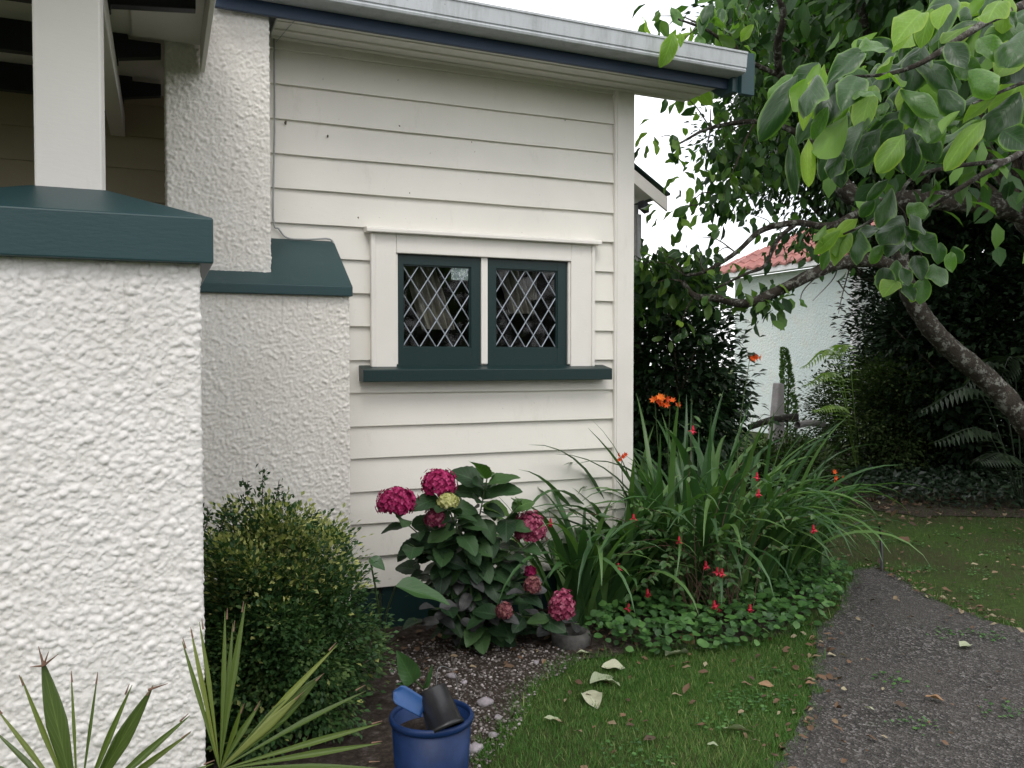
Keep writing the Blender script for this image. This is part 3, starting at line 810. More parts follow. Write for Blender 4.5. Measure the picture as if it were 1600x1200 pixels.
# thin cable clipped to the boards
CABLE = m_plain('grey_cable', (0.34, 0.35, 0.35), 0.5)
cp = [onY(428, 50, YW - .034), onY(429, 190, YW - .034), onY(427, 338, YW - .034), onY(436, 358, YW - .034), onY(450, 372, YW - .034), onY(480, 374, YW - .036), onY(512, 373, YW - .036), onY(521, 380, YW - .036), onY(527, 398, YW - .034)]
tube('cable', cp, 0.0046, 0.0046, CABLE, house, 6, 60)
tube('soffit_wire', [onY(466, 26, 4.06), onY(448, 46, 4.25), onY(431, 66, YW - .02)], 0.002, 0.002, CABLE, house, 5, 8)

# ------------------------------------------------------------------ foliage builders
def leaf_mats():
    pass
CAM_SHRUB = m_leaf('camellia_leaf', (0.008, 0.020, 0.009), (0.018, 0.045, 0.016), (0.05, 0.11, 0.03), 0.38, 0.15, 0.0, spec=0.4)
DENSE_LEAF = m_leaf('dense_tree_leaf', (0.010, 0.024, 0.008), (0.024, 0.055, 0.016), (0.080, 0.16, 0.032), 0.5, 0.28, 0.0, spec=0.3)
HEDGE_LEAF = m_leaf('hedge_leaf', (0.006, 0.014, 0.007), (0.013, 0.030, 0.012), (0.030, 0.060, 0.020), 0.6, 0.10, 0.0, spec=0.2)
FINE_LEAF = m_leaf('fine_shrub_leaf', (0.016, 0.030, 0.010), (0.045, 0.075, 0.022), (0.13, 0.17, 0.06), 0.6, 0.25, 0.0, spec=0.2)
BOX_LEAF = m_leaf('box_leaf', (0.020, 0.054, 0.020), (0.050, 0.110, 0.032), (0.50, 0.50, 0.17), 0.5, 0.2, 0.0, spec=0.3)
MAG_LEAF = m_leaf('magnolia_leaf', (0.016, 0.046, 0.016), (0.036, 0.095, 0.024), (0.10, 0.22, 0.035), 0.33, 0.34, 0.22, margin=(0.16, 0.30, 0.05), under=(0.11, 0.19, 0.05), obj_random=True, spec=0.5, mottled=0.35)
MAG_LIGHT = m_leaf('young_magnolia_leaf', (0.14, 0.25, 0.045), (0.20, 0.34, 0.055), (0.28, 0.42, 0.06), 0.45, 0.42, 0.2, margin=(0.30, 0.42, 0.06), under=(0.15, 0.27, 0.05), obj_random=True, spec=0.3, mottled=0.2)
MAG_MASS = m_leaf('magnolia_crown_leaf', (0.020, 0.050, 0.020), (0.045, 0.105, 0.030), (0.10, 0.20, 0.035), 0.5, 0.3, 0.15, spec=0.3)
BARK = m_bark('lichen_bark', (0.022, 0.018, 0.014), (0.070, 0.058, 0.048), (0.34, 0.35, 0.31), 0.6, 16)
TWIG = m_bark('twig_bark', (0.035, 0.028, 0.02), (0.10, 0.08, 0.06), amt=0.2, scale=20)
STEM_GREEN = m_plain('green_stem', (0.05, 0.09, 0.025), 0.5)

def clump_points(n, center, radii, k, spread, shell=0.75, floor=None, lump=0.25, boxy=0):
    """k clumps in an uneven ellipsoid; returns leaf positions and outward directions"""
    dirs = unit(k)
    sq = 1.0 if not boxy else (np.abs(dirs) ** boxy).sum(1)[:, None] ** (-1 / boxy)
    dirs = dirs * sq
    L = 1 + lump * np.sin(dirs @ np.array([3.1, 1.7, 2.3]) * 2 + rng.uniform(0, 6)) * rng.uniform(0.4, 1.3, k)
    rad = (shell + (1 - shell) * rng.random(k)) * L
    inner = rng.random(k) < 0.3
    rad[inner] *= rng.uniform(0.3, 0.9, inner.sum())
    C = np.asarray(center) + dirs * rad[:, None] * np.asarray(radii)
    if floor is not None: C[:, 2] = np.maximum(C[:, 2], floor + rng.random(k) * 0.1)
    idx = rng.integers(0, k, n)
    off = rng.normal(size=(n, 3)) * spread * np.array([1, 1, 0.8])
    P = C[idx] + off
    if floor is not None:
        P[:, 2] = np.maximum(P[:, 2], floor + 0.02 * rng.random(n))
    D = off / spread * 0.7 + dirs[idx] * 0.8 + unit(n) * 0.5 + np.array([0, 0, 0.15])
    ctint = rng.random(k)
    return P, D, ctint[idx], C
def bush(name, label, cat, center, radii, n, leaf, k, spread, mat, tpl=SIMPLE, shell=0.72, base=None, stems=6, stem_r=0.02, droopy=0.2, tint_bias=None, group=None, lump=0.25, trunk_mat=None, boxy=0):
    base = base if base is not None else (center[0], center[1], 0.0)
    root = empty(name, base)
    tag(root, label, cat, group)
    P, D, ct, C = clump_points(n, center, radii, k, spread, shell, 0.03, lump, boxy)
    D = D - np.array([0, 0, droopy])
    Nn = np.array([0, 0, 1.0]) + unit(len(P)) * 0.6 + D * 0.2
    tint = np.clip(0.55 * ct + 0.45 * rng.random(len(P)), 0, 1)
    if tint_bias is not None: tint = tint_bias(P, tint)
    b = Bag()
    scatter(b, tpl, P - np.array(base), D, Nn, leaf * rng.uniform(0.6, 1.25, len(P)), tint)
    tag(mk('crown', b.mesh('crown'), mat, root), kind='stuff')
    bt = Bag()
    for i in range(stems):
        c_ = C[rng.integers(0, k)] - np.array(base)
        st = np.array([rng.normal() * 0.06, rng.normal() * 0.06, 0])
        mid = st * 0.5 + c_ * 0.5 + np.array([0, 0, 0.15]) + rng.normal(size=3) * 0.08
        bt.tube(spline([st, mid, c_], 9), stem_r, stem_r * 0.3, 6, 0.05)
    mk('trunk', bt.mesh('trunk'), trunk_mat or TWIG, root)
    return root

# ------------------------------------------------------------------ neighbour's house
nb = empty('neighbour_house', (11.0, 11.3, 0))
tag(nb, 'pale mint roughcast house with red tiled roof beyond the garden', 'house')
m, n, out = mat_new('mint_roughcast')
c = ramp(n, wnoise(n, 0.9, 5, 0.6), [(0.3, (0.70, 0.80, 0.80)), (0.7, (0.80, 0.85, 0.82))])
c = mixc(n, ramp(n, wnoise(n, 3.0, 5, 0.7), [(0.5, (0, 0, 0)), (0.8, (0.6, 0.6, 0.6))]), c, (0.76, 0.73, 0.64))
bsdf(n, out, c, 0.85, bump(n, wnoise(n, 22, 4, 0.7), 1.0, 0.05), 0.2)
MINT = m
WHITE = m_plain('white_trim', (0.75, 0.75, 0.76), 0.5)
TILE = m_plain('red_tile', (0.30, 0.115, 0.10), 0.7, 0.3, 3, 0.3)
box('house_wall', 0.0, 5.0, 0.0, 3.3, 0.0, 3.12, MINT, nb, 0)
box('lit_corner_strip', -0.03, 0.10, -0.03, 0.06, 0.0, 3.1, WHITE, nb, 0)  # light on the wall's corner, put in as a white strip
box('eave_board', -0.40, -0.37, -0.4, 3.7, 3.10, 3.24, WHITE, nb, 0)
box('house_soffit', -0.37, 0.0, -0.4, 3.7, 3.13, 3.16, WHITE, nb, 0)
rp = R(30)
roof_n = mk('tile_bed', py_mesh('tile_bed', [(-0.42, -0.45, 3.20), (-0.42, 3.72, 3.20), (1.6, 1.7, 3.20 + 2.02 * math.tan(rp)), (1.6, -0.45, 3.20 + 2.02 * math.tan(rp))], [(0, 3, 2, 1)]), TILE, nb)
b = Bag()
tl, tw = 0.34, 0.30
for i in range(7):
    for j in range(14):
        s = -0.02 + i * tl; y = -0.45 + j * tw
        if y + tw * 0.6 > 3.72 - s * math.cos(rp): continue
        x0_, z0_ = -0.42 + s * math.cos(rp), 3.21 + s * math.sin(rp)
        x1_, z1_ = x0_ + (tl + 0.03) * math.cos(rp), z0_ + (tl + 0.03) * math.sin(rp)
        Vt = []
        for q in range(5):
            t = q / 4; hz = 0.028 * math.sin(t * math.pi * 2) + rng.normal() * 0.002
            Vt += [(x0_, y + t * tw, z0_ + 0.045 + hz), (x1_, y + t * tw, z1_ + 0.012 + hz), (x0_, y + t * tw, z0_ + 0.0 + hz)]
        Qt = []
        for q in range(4):
            a_ = q * 3
            Qt += [(a_, a_ + 1, a_ + 4, a_ + 3), (a_ + 2, a_, a_ + 3, a_ + 5)]
        b.add(np.array(Vt), np.array(Qt))
tag(mk('roof_tiles', b.mesh('roof_tiles', False), TILE, nb), kind='stuff')

# ------------------------------------------------------------------ background shrubs and trees
def gp_(px, py, d): return at(px, py, d)
c_ = gp_(1080, 520, 7.9)
bush('camellia_bush', 'dark glossy camellia bush just past the house corner', 'bush', (c_[0] - 0.25, c_[1], 1.2), (0.66, 0.62, 1.10), 13000, 0.095, 520, 0.10, CAM_SHRUB, leaf_template(2, 1, 0.26, 0.5, 0.3, 0.2), stems=10, lump=0.12)
c_ = gp_(1378, 640, 10.5)
bush('fine_leaved_shrub', 'fine leaved olive green shrub against the pale neighbouring wall', 'bush', (c_[0], c_[1], 0.70), (0.85, 0.8, 0.80), 26000, 0.055, 700, 0.10, FINE_LEAF, SIMPLE, stems=10)
c_ = gp_(1442, 560, 10.8)
bush('tall_shrub', 'tall dark shrub hiding the right end of the pale wall', 'bush', (c_[0], c_[1], 1.7), (0.75, 0.8, 1.65), 24000, 0.085, 620, 0.12, HEDGE_LEAF, SIMPLE, stems=10)
c_ = gp_(1530, 560, 10.2)
bush('evergreen_shrub', 'large near-black evergreen shrub behind the leaning trunk', 'bush', (c_[0], c_[1], 1.7), (1.15, 0.9, 1.75), 26000, 0.11, 620, 0.16, HEDGE_LEAF, SIMPLE, stems=10)
c_ = gp_(1720, 560, 9.5)
bush('evergreen_shrub', 'near-black evergreen shrub at the right edge of the lawn', 'bush', (c_[0], c_[1], 1.8), (1.2, 1.0, 1.9), 20000, 0.12, 500, 0.17, HEDGE_LEAF, SIMPLE, stems=10)
c_ = gp_(1900, 560, 8.0)
bush('evergreen_shrub', 'evergreen hedge shrub beyond the right edge of the picture', 'bush', (c_[0], c_[1], 1.8), (1.2, 1.2, 2.0), 9000, 0.09, 300, 0.18, HEDGE_LEAF, SIMPLE, stems=8)

bush('added_unseen_hedge', 'unseen leafy hedge added behind the viewer to darken the window reflections', 'hedge', (2.0, -6.2, 1.5), (9.5, 0.9, 1.8), 26000, 0.19, 700, 0.25, HEDGE_LEAF, SIMPLE, stems=16)  # hedge added out of view, gives the panes something dark to mirror
c_ = gp_(1215, 712, 8.8)
bush('low_shrub', 'low leafy green shrub at the foot of the wooden post', 'shrub', (c_[0], c_[1], 0.28), (0.75, 0.35, 0.30), 6000, 0.06, 260, 0.07, FINE_LEAF, SIMPLE, stems=8, stem_r=0.008)
def tree(name, label, base, fork_z, center, radii, n, leaf, k, spread, mat, trunk_r, tpl=SIMPLE, shell=0.55, limbs=14, lump=0.25):
    root = empty(name, base); tag(root, label, 'tree')
    P, D, ct, C = clump_points(n, center, radii, k, spread, shell, None, lump)
    tint = np.clip(0.6 * ct + 0.4 * rng.random(n), 0, 1)
    b = Bag(); scatter(b, tpl, P - np.array(base), D - np.array([0, 0, .35]), np.array([0, 0, 1.]) + unit(n) * 0.7, leaf * rng.uniform(0.6, 1.25, n), tint)
    tag(mk('crown', b.mesh('crown'), mat, root), kind='stuff')
    fork = np.array([(center[0] - base[0]) * 0.3, (center[1] - base[1]) * 0.3, fork_z])
    tube('trunk', [(0, 0, 0), fork * 0.5 + np.array([.08, .04, 0]), fork], trunk_r, trunk_r * 0.75, BARK, root, 10, 12, 0.05)
    bt = Bag()
    for i in range(limbs):
        e = C[rng.integers(0, k)] - np.array(base)
        mid = fork * 0.45 + e * 0.55 + rng.normal(size=3) * 0.2
        bt.tube(spline([fork, mid, e], 12), trunk_r * 0.42, trunk_r * 0.08, 6, 0.06)
    mk('limbs', bt.mesh('limbs'), BARK, root)
    return root
c_ = gp_(1300, 130, 10.0)
tree('dense_tree', 'dense dark small-leaved tree behind the magnolia limbs', (c_[0] + 1.9, c_[1] + 0.3, 0), 2.3, (c_[0] + 0.35, c_[1], c_[2] + 0.12), (1.60, 1.6, 1.75), 52000, 0.095, 800, 0.17, DENSE_LEAF, 0.14, limbs=26)
c_ = gp_(1640, 150, 11.0)
tree('dense_tree', 'dense dark tree filling the upper right behind the broad leaves', (c_[0] + 0.3, c_[1], 0), 2.2, tuple(c_), (2.4, 2.0, 2.4), 50000, 0.115, 700, 0.22, DENSE_LEAF, 0.2, limbs=20)

# ------------------------------------------------------------------ magnolia
MB = at(1770, 858, 6.5); MB[2] = 0
mag = empty('magnolia_tree', tuple(MB))
tag(mag, 'broad-leaved magnolia with lichen-grey leaning trunk overhanging the lawn', 'tree')
def mtube(name, pts, r0, r1, mat=BARK, seg=10, n=None, rough=0.04, power=1.0):
    return tube(name, [np.asarray(p) - MB for p in pts], r0, r1, mat, mag, seg, n, rough, power)
A = at
mtube('trunk', [MB + np.array([0, 0, -0.05]), A(1690, 765, 6.5), A(1600, 655, 6.5), A(1540, 590, 6.5), A(1475, 535, 6.45), A(1432, 480, 6.4), A(1412, 430, 6.4), A(1400, 360, 6.45)], 0.098, 0.058, n=60, rough=0.06)
mtube('limb', [A(1690, 765, 6.5), A(1690, 480, 6.5), A(1610, 345, 6.5), A(1540, 320, 6.45), A(1450, 312, 6.4), A(1370, 315, 6.4), A(1325, 300, 6.4), A(1306, 250, 6.5), A(1330, 150, 6.6), A(1348, 60, 6.7), A(1340, -60, 6.7)], 0.105, 0.040, n=70, rough=0.07)
mtube('limb', [A(1412, 430, 6.4), A(1370, 408, 6.3), A(1310, 412, 6.2), A(1262, 432, 6.1), A(1215, 455, 6.1), A(1165, 474, 6.1), A(1120, 466, 6.15), A(1085, 462, 6.2), A(1066, 440, 6.2)], 0.055, 0.018, n=40, rough=0.07)
mtube('limb', [A(1370, 315, 6.4), A(1300, 352, 6.3), A(1245, 348, 6.2), A(1190, 360, 6.2), A(1150, 395, 6.2), A(1100, 425, 6.2), A(1070, 430, 6.25)], 0.03, 0.010, n=30, rough=0.06)
mtube('limb', [A(1245, 348, 6.2), A(1215, 375, 6.2), A(1195, 415, 6.2), A(1165, 428, 6.2), A(1120, 450, 6.2)], 0.018, 0.008, n=20)
mtube('limb', [A(1306, 250, 6.5), A(1240, 205, 6.4), A(1180, 190, 6.4), A(1110, 200, 6.4), A(1060, 225, 6.4)], 0.03, 0.007, n=26)
mtube('limb', [A(1330, 150, 6.6), A(1260, 140, 6.2), A(1222, 120, 5.8), A(1215, 70, 5.5), A(1224, 20, 5.3), A(1200, -40, 5.2)], 0.035, 0.018, n=30, rough=0.06)
mtube('limb', [A(1222, 120, 5.8), A(1160, 90, 5.4), A(1110, 50, 5.2), A(1060, 30, 5.1)], 0.018, 0.006, n=20)
mtube('limb', [A(1610, 345, 6.5), A(1660, 180, 5.4), A(1680, 40, 3.9), A(1640, 0, 2.9), A(1560, 25, 2.55), A(1500, 60, 2.45), A(1440, 98, 2.4), A(1385, 116, 2.4), A(1320, 120, 2.4)], 0.035, 0.0035, n=60, power=0.45)
mtube('limb', [A(1680, 40, 3.9), A(1680, 100, 2.9), A(1610, 125, 2.45), A(1560, 145, 2.4), A(1520, 162, 2.4)], 0.008, 0.003, n=30)
mtube('limb', [A(1610, 345, 6.5), A(1650, 280, 5.0), A(1620, 235, 3.6), A(1575, 250, 3.1), A(1500, 294, 3.0), A(1452, 324, 3.0)], 0.025, 0.006, n=40, power=0.6)
mtube('limb', [A(1575, 250, 3.1), A(1480, 262, 2.95), A(1424, 280, 2.9), A(1398, 318, 2.85), A(1352, 350, 2.85), A(1318, 366, 2.85)], 0.008, 0.0035, n=30)
mtube('limb', [A(1398, 318, 2.85), A(1412, 332, 2.85), A(1420, 360, 2.85), A(1440, 400, 2.9)], 0.004, 0.003, n=12)
# leaf meshes shared by the single leaves
MAGT = [leaf_template(10, 3, 0.25, 0.52, f_, d_, c_, w_, 0.70, seed=i) for i, (f_, d_, c_, w_) in enumerate([(0.35, 0.24, 0.0, 0.22), (0.20, 0.40, 0.35, 0.25), (0.60, 0.12, 0.0, 0.20), (0.25, 0.30, 0.60, 0.35), (0.75, 0.30, 0.2, 0.28), (0.12, 0.18, 0.25, 0.40)])]
MAGM = [np_mesh('magnolia_leaf_%s' % 'abcdef'[i], t[0], t[1], True, t[2]) for i, t in enumerate(MAGT)]
for me in MAGM: me.materials.append(MAG_LEAF)
MAGM_L = [np_mesh('young_magnolia_leaf_%s' % 'abcdef'[i], t[0], t[1], True, t[2]) for i, t in enumerate(MAGT)]
for me in MAGM_L: me.materials.append(MAG_LIGHT)
def mag_leaf(p, q, nrm, light, wx=1.0):
    d = np.asarray(q) - np.asarray(p); L = np.linalg.norm(d)
    me = random.choice(MAGM_L if light else MAGM)
    o = leaf_obj('leaf', me, mag, p, d, nrm, L * 1.0)
    o.matrix_basis = o.matrix_basis @ Matrix.Diagonal((wx, 1, 1, 1))
    return o
LV = [(240, 370, 100, 560, 110, 1), (300, 350, 215, 600, 90, 1), (290, 350, 180, 490, 100, 0), (375, 355, 310, 545, 100, 0), (480, 360, 420, 470, 110, 0), (430, 540, 280, 775, 125, 1),
      (560, 400, 470, 585, 90, 1), (440, 500, 305, 600, 80, 1), (650, 265, 520, 340, 80, 1), (780, 60, 665, 140, 80, 1), (830, 40, 760, 220, 110, 1), (900, 20, 850, 130, 90, 1),
      (790, 215, 700, 370, 120, 0), (1040, 100, 860, 220, 150, 0), (1060, 130, 940, 270, 90, 1), (810, 290, 960, 400, 150, 0), (680, 420, 880, 490, 110, 0), (700, 630, 610, 750, 80, 1),
      (740, 640, 730, 830, 105, 0), (690, 560, 590, 680, 110, 0), (640, 560, 540, 720, 90, 0), (520, 560, 420, 730, 125, 0), (610, 480, 580, 560, 80, 0), (770, 540, 830, 660, 110, 0),
      (960, 520, 850, 635, 50, 1), (1080, 560, 895, 685, 80, 1), (1130, 450, 970, 550, 75, 1), (1240, 430, 1090, 610, 150, 0), (1160, 610, 1270, 680, 120, 0), (1270, 140, 1200, 240, 100, 0),
      (1270, 250, 1170, 355, 100, 0), (610, 230, 510, 190, 80, 0), (740, 130, 640, 240, 55, 1), (500, 240, 370, 330, 70, 0), (660, 340, 600, 420, 80, 1), (1080, -10, 1000, 70, 80, 1),
      (1150, 0, 1080, 70, 80, 1), (250, 650, 230, 830, 60, 1), (400, 690, 350, 820, 80, 0), (940, 300, 1040, 340, 90, 0), (560, 440, 500, 380, 70, 0), (900, 200, 990, 300, 110, 0), (1000, 330, 1100, 420, 110, 0),
      (700, 470, 760, 600, 100, 0), (860, 420, 960, 520, 110, 0), (1050, 180, 1150, 260, 120, 0), (340, 500, 260, 660, 80, 0), (590, 600, 480, 730, 100, 0), (1180, 60, 1250, 130, 100, 0)]
LV2 = [(400, 1080, 270, 1190, 75, 1), (430, 1090, 370, 1200, 65, 1), (500, 1050, 450, 1195, 95, 0), (570, 1065, 490, 1095, 60, 0), (690, 1010, 590, 1120, 95, 0), (720, 1000, 815, 1090, 95, 0),
       (700, 1060, 770, 1175, 100, 0), (480, 1025, 385, 1080, 60, 1), (625, 840, 515, 925, 65, 0), (560, 930, 490, 1020, 75, 0), (640, 880, 560, 1030, 80, 0), (685, 1125, 615, 1195, 70, 0), (720, 950, 790, 1010, 80, 0), (760, 1100, 840, 1180, 80, 0)]
LV3 = [(870, 0, 830, 105, 60, 0), (960, 50, 900, 110, 60, 0), (1040, -10, 1050, 75, 75, 0), (1100, 0, 1100, 85, 85, 0), (1175, 45, 1165, 125, 70, 0), (960, 140, 975, 240, 60, 0), (1030, 140, 1060, 200, 70, 0), (1010, 190, 960, 240, 55, 1),
       (1115, 175, 1095, 275, 75, 0), (1220, 60, 1255, 130, 75, 0), (1150, 125, 1185, 195, 60, 0), (1010, 110, 1000, 190, 60, 0), (1080, 95, 1110, 170, 60, 0), (960, 155, 935, 205, 50, 1), (1090, 230, 1060, 260, 40, 1), (1040, 200, 1075, 250, 60, 0),
       (745, -20, 700, 80, 40, 1), (820, 0, 770, 110, 50, 1), (760, 60, 730, 150, 45, 0), (780, -10, 720, 70, 45, 1), (1215, 80, 1210, 150, 40, 0)]
def place_list(LL, ox, oy, sc, d0, dv):
    for (a_, b2, c2, d2, w_, lt) in LL:
        dp = d0 + rng.uniform(-dv, dv)
        dt = dp + rng.uniform(-0.10, 0.02)
        p, q = A(ox + a_ / sc, oy + b2 / sc, dp), A(ox + c2 / sc, oy + d2 / sc, dt)
        L_px = math.hypot(c2 - a_, d2 - b2)
        nrm = -ray(ox + a_ / sc, oy + b2 / sc) * (1.0 if not lt or rng.random() < 0.5 else -1.0) + np.array([0, 0, 0.7]) + rng.normal(size=3) * 0.35
        mag_leaf(p, q, nrm, lt, min(1.25, max(0.45, w_ / L_px / 0.56)))
place_list(LV, 1180, 0, 3.0, 2.42, 0.14)
LVX = [(a_ + rng.normal() * 38, b2 + rng.normal() * 38, c2 + rng.normal() * 45, d2 + rng.normal() * 45, w_, 1 if rng.random() < .25 else 0) for (a_, b2, c2, d2, w_, lt) in LV]
place_list(LVX, 1180, 0, 3.0, 2.62, 0.10)
LVY = [(a_ + rng.normal() * 55, b2 + rng.normal() * 55, c2 + rng.normal() * 55, d2 + rng.normal() * 55, w_, 1 if rng.random() < .15 else 0) for (a_, b2, c2, d2, w_, lt) in LV[:40]]
place_list(LVY, 1180, 0, 3.0, 2.85, 0.10)
place_list(LV2, 1180, 0, 3.0, 2.85, 0.10)
place_list(LV3, 980, 360, 2.4, 2.95, 0.12)
# drooping twig clusters further in
TWB = Bag()
def twig_cluster(px, py, d, n, leaf, light_p=0.3, spread=0.16, tw=True, from_=None):
    c2 = A(px, py, d)
    if from_ is not None:
        f2 = A(*from_)
        TWB.tube(spline([f2 - MB, (f2 + c2) / 2 + np.array([0, 0, 0.04]) - MB, c2 - MB], 7), 0.006, 0.0025, 5)
    for i in range(n):
        off = rng.normal(size=3) * spread * np.array([1, 1, 0.6])
        p = c2 + off
        d_ = np.array([rng.normal() * 0.6, rng.normal() * 0.6, -0.75 + rng.normal() * 0.35]) + off / spread * 0.25
        d_ /= np.linalg.norm(d_)
        nrm = np.array([0, -0.4, 0.8]) + rng.normal(size=3) * 0.6
        mag_leaf(p, p + d_ * leaf * rng.uniform(0.7, 1.15), nrm, rng.random() < light_p, rng.uniform(0.8, 1.15))
for (px, py, d, nn, fr) in [(1030, 25, 5.2, 9, (1110, 50, 5.2)), (1070, 60, 5.1, 9, (1110, 50, 5.2)), (1110, 20, 5.2, 9, (1160, 90, 5.4)), (1130, 70, 5.3, 8, (1160, 90, 5.4)), (1160, 30, 5.3, 8, (1200, -40, 5.2)), (1095, 110, 5.4, 5, (1160, 90, 5.4))]:
    twig_cluster(px, py, d, nn, 0.15, 0.35, 0.10, True, fr)
mag_leaf(A(1052, 52, 4.4), A(1036, 106, 4.4), (0, -1, 0.5), 1, 1.0)
mag_leaf(A(1062, 50, 4.4), A(1066, 74, 4.4), (0, -1, 0.2), 1, 0.9)
for (px, py, d, nn, fr) in [(1060, 145, 6.3, 6, (1110, 200, 6.4)), (1030, 215, 6.4, 7, (1060, 225, 6.4)), (1060, 235, 6.4, 7, (1060, 225, 6.4)), (1110, 170, 6.4, 9, (1110, 200, 6.4)), (1120, 225, 6.4, 8, (1180, 190, 6.4)), (1100, 280, 6.4, 9, (1110, 200, 6.4)), (1130, 310, 6.3, 8, (1180, 190, 6.4)),
                            (1075, 325, 6.4, 6, (1110, 300, 6.4)), (1045, 345, 6.4, 5, (1090, 320, 6.4)), (1150, 260, 6.3, 8, (1180, 190, 6.4)), (1090, 370, 6.3, 6, (1150, 395, 6.2)), (1120, 130, 6.2, 7, (1160, 90, 5.6))]:
    twig_cluster(px, py, d, nn, 0.135, 0.25, 0.12, True, fr)
for (px, py, d, nn, fr) in [(1010, 410, 6.4, 9, (1070, 430, 6.25)), (1040, 400, 6.3, 9, (1070, 430, 6.25)), (1080, 395, 6.3, 8, (1100, 425, 6.2)), (1015, 450, 6.4, 8, (1066, 440, 6.2)), (1050, 450, 6.3, 9, (1066, 440, 6.2)), (1095, 430, 6.2, 7, (1100, 425, 6.2)), (1120, 395, 6.2, 6, (1150, 395, 6.2)), (1060, 520, 6.2, 8, (1085, 462, 6.2)), (1195, 470, 6.1, 7, (1165, 474, 6.1)), (1105, 475, 6.1, 6, (1120, 466, 6.15))]:
    twig_cluster(px, py, d, nn, 0.12, 0.22, 0.11, True, fr)
for (pa, pb) in [((1310, 412, 6.2), (1270, 470, 6.2)), ((1330, 410, 6.2), (1310, 490, 6.2)), ((1290, 420, 6.1), (1250, 478, 6.1)), ((1310, 440, 6.1), (1340, 470, 6.1)), ((1190, 360, 6.2), (1160, 330, 6.2))]:
    a_, b2 = A(*pa) - MB, A(*pb) - MB
    TWB.tube(spline([a_, (a_ + b2) / 2 + rng.normal(size=3) * 0.05, b2], 10), 0.006, 0.002, 5)
def crown_patch(pts, n, leaf, spread):
    C2 = np.array([A(*p) for p in pts]); k = rng.integers(0, len(C2), n)
    P = C2[k] + rng.normal(size=(n, 3)) * spread
    bb = Bag(); scatter(bb, leaf_template(3, 1, 0.27, 0.5, 0.3, 0.25), P - MB, unit(n) * .7 + np.array([0, 0, -.7]), np.array([0, -.5, .8]) + unit(n) * .6, leaf * rng.uniform(.7, 1.2, n), np.clip(rng.random(n) * 1.1, 0, 1))
    tag(mk('inner_leaves', bb.mesh('inner_leaves'), MAG_MASS, mag), kind='stuff')
crown_patch([(1150, 120, 6.5), (1165, 200, 6.6), (1150, 250, 6.6), (1130, 310, 6.5), (1175, 280, 6.6), (1210, 240, 6.7), (1145, 70, 6.2), (1180, 40, 6.2), (1130, 30, 6.0), (1215, 150, 6.6), (1250, 60, 6.4)], 800, 0.125, 0.12)
crown_patch([(1000, 420, 6.6), (1025, 440, 6.6), (1055, 425, 6.5), (1090, 425, 6.5), (1015, 465, 6.6), (1075, 450, 6.4), (1120, 440, 6.4), (1190, 468, 6.2)], 420, 0.115, 0.09)
crown_patch([(1260, 365, 6.6), (1300, 385, 6.6), (1220, 370, 6.5), (1320, 350, 6.7)], 130, 0.10, 0.12)
crown_patch([(1480, 240, 4.4), (1560, 260, 4.6), (1440, 200, 4.6), (1540, 200, 4.2), (1500, 120, 4.5), (1420, 60, 4.8), (1590, 60, 4.4), (1390, 250, 4.8)], 330, 0.14, 0.22)
# rest of the crown, added mostly out of view to shade the right side
Pq, Dq, ctq, Cq = clump_points(9000, tuple(A(1560, -60, 6.4)), (2.3, 1.9, 0.9), 420, 0.22, 0.3)
bq = Bag(); scatter(bq, MAGT[0] if False else leaf_template(3, 1, 0.27, 0.5, 0.3, 0.25), Pq - MB, Dq - np.array([0, 0, 0.8]), np.array([0, -0.3, 1.]) + unit(len(Pq)) * 0.6, 0.14 * rng.uniform(0.7, 1.2, len(Pq)), np.clip(0.5 * ctq + 0.5 * rng.random(len(Pq)), 0, 1))
tag(mk('crown', bq.mesh('crown'), MAG_MASS, mag), kind='stuff')
for i in range(26):
    e = Cq[rng.integers(0, len(Cq))] - MB; s_ = A(1610, 345, 6.5) - MB
    TWB.tube(spline([s_, (s_ + e) / 2 + rng.normal(size=3) * 0.15, e], 10), 0.035, 0.006, 6, 0.05)
tag(mk('twigs', TWB.mesh('twigs'), TWIG, mag), kind='stuff')
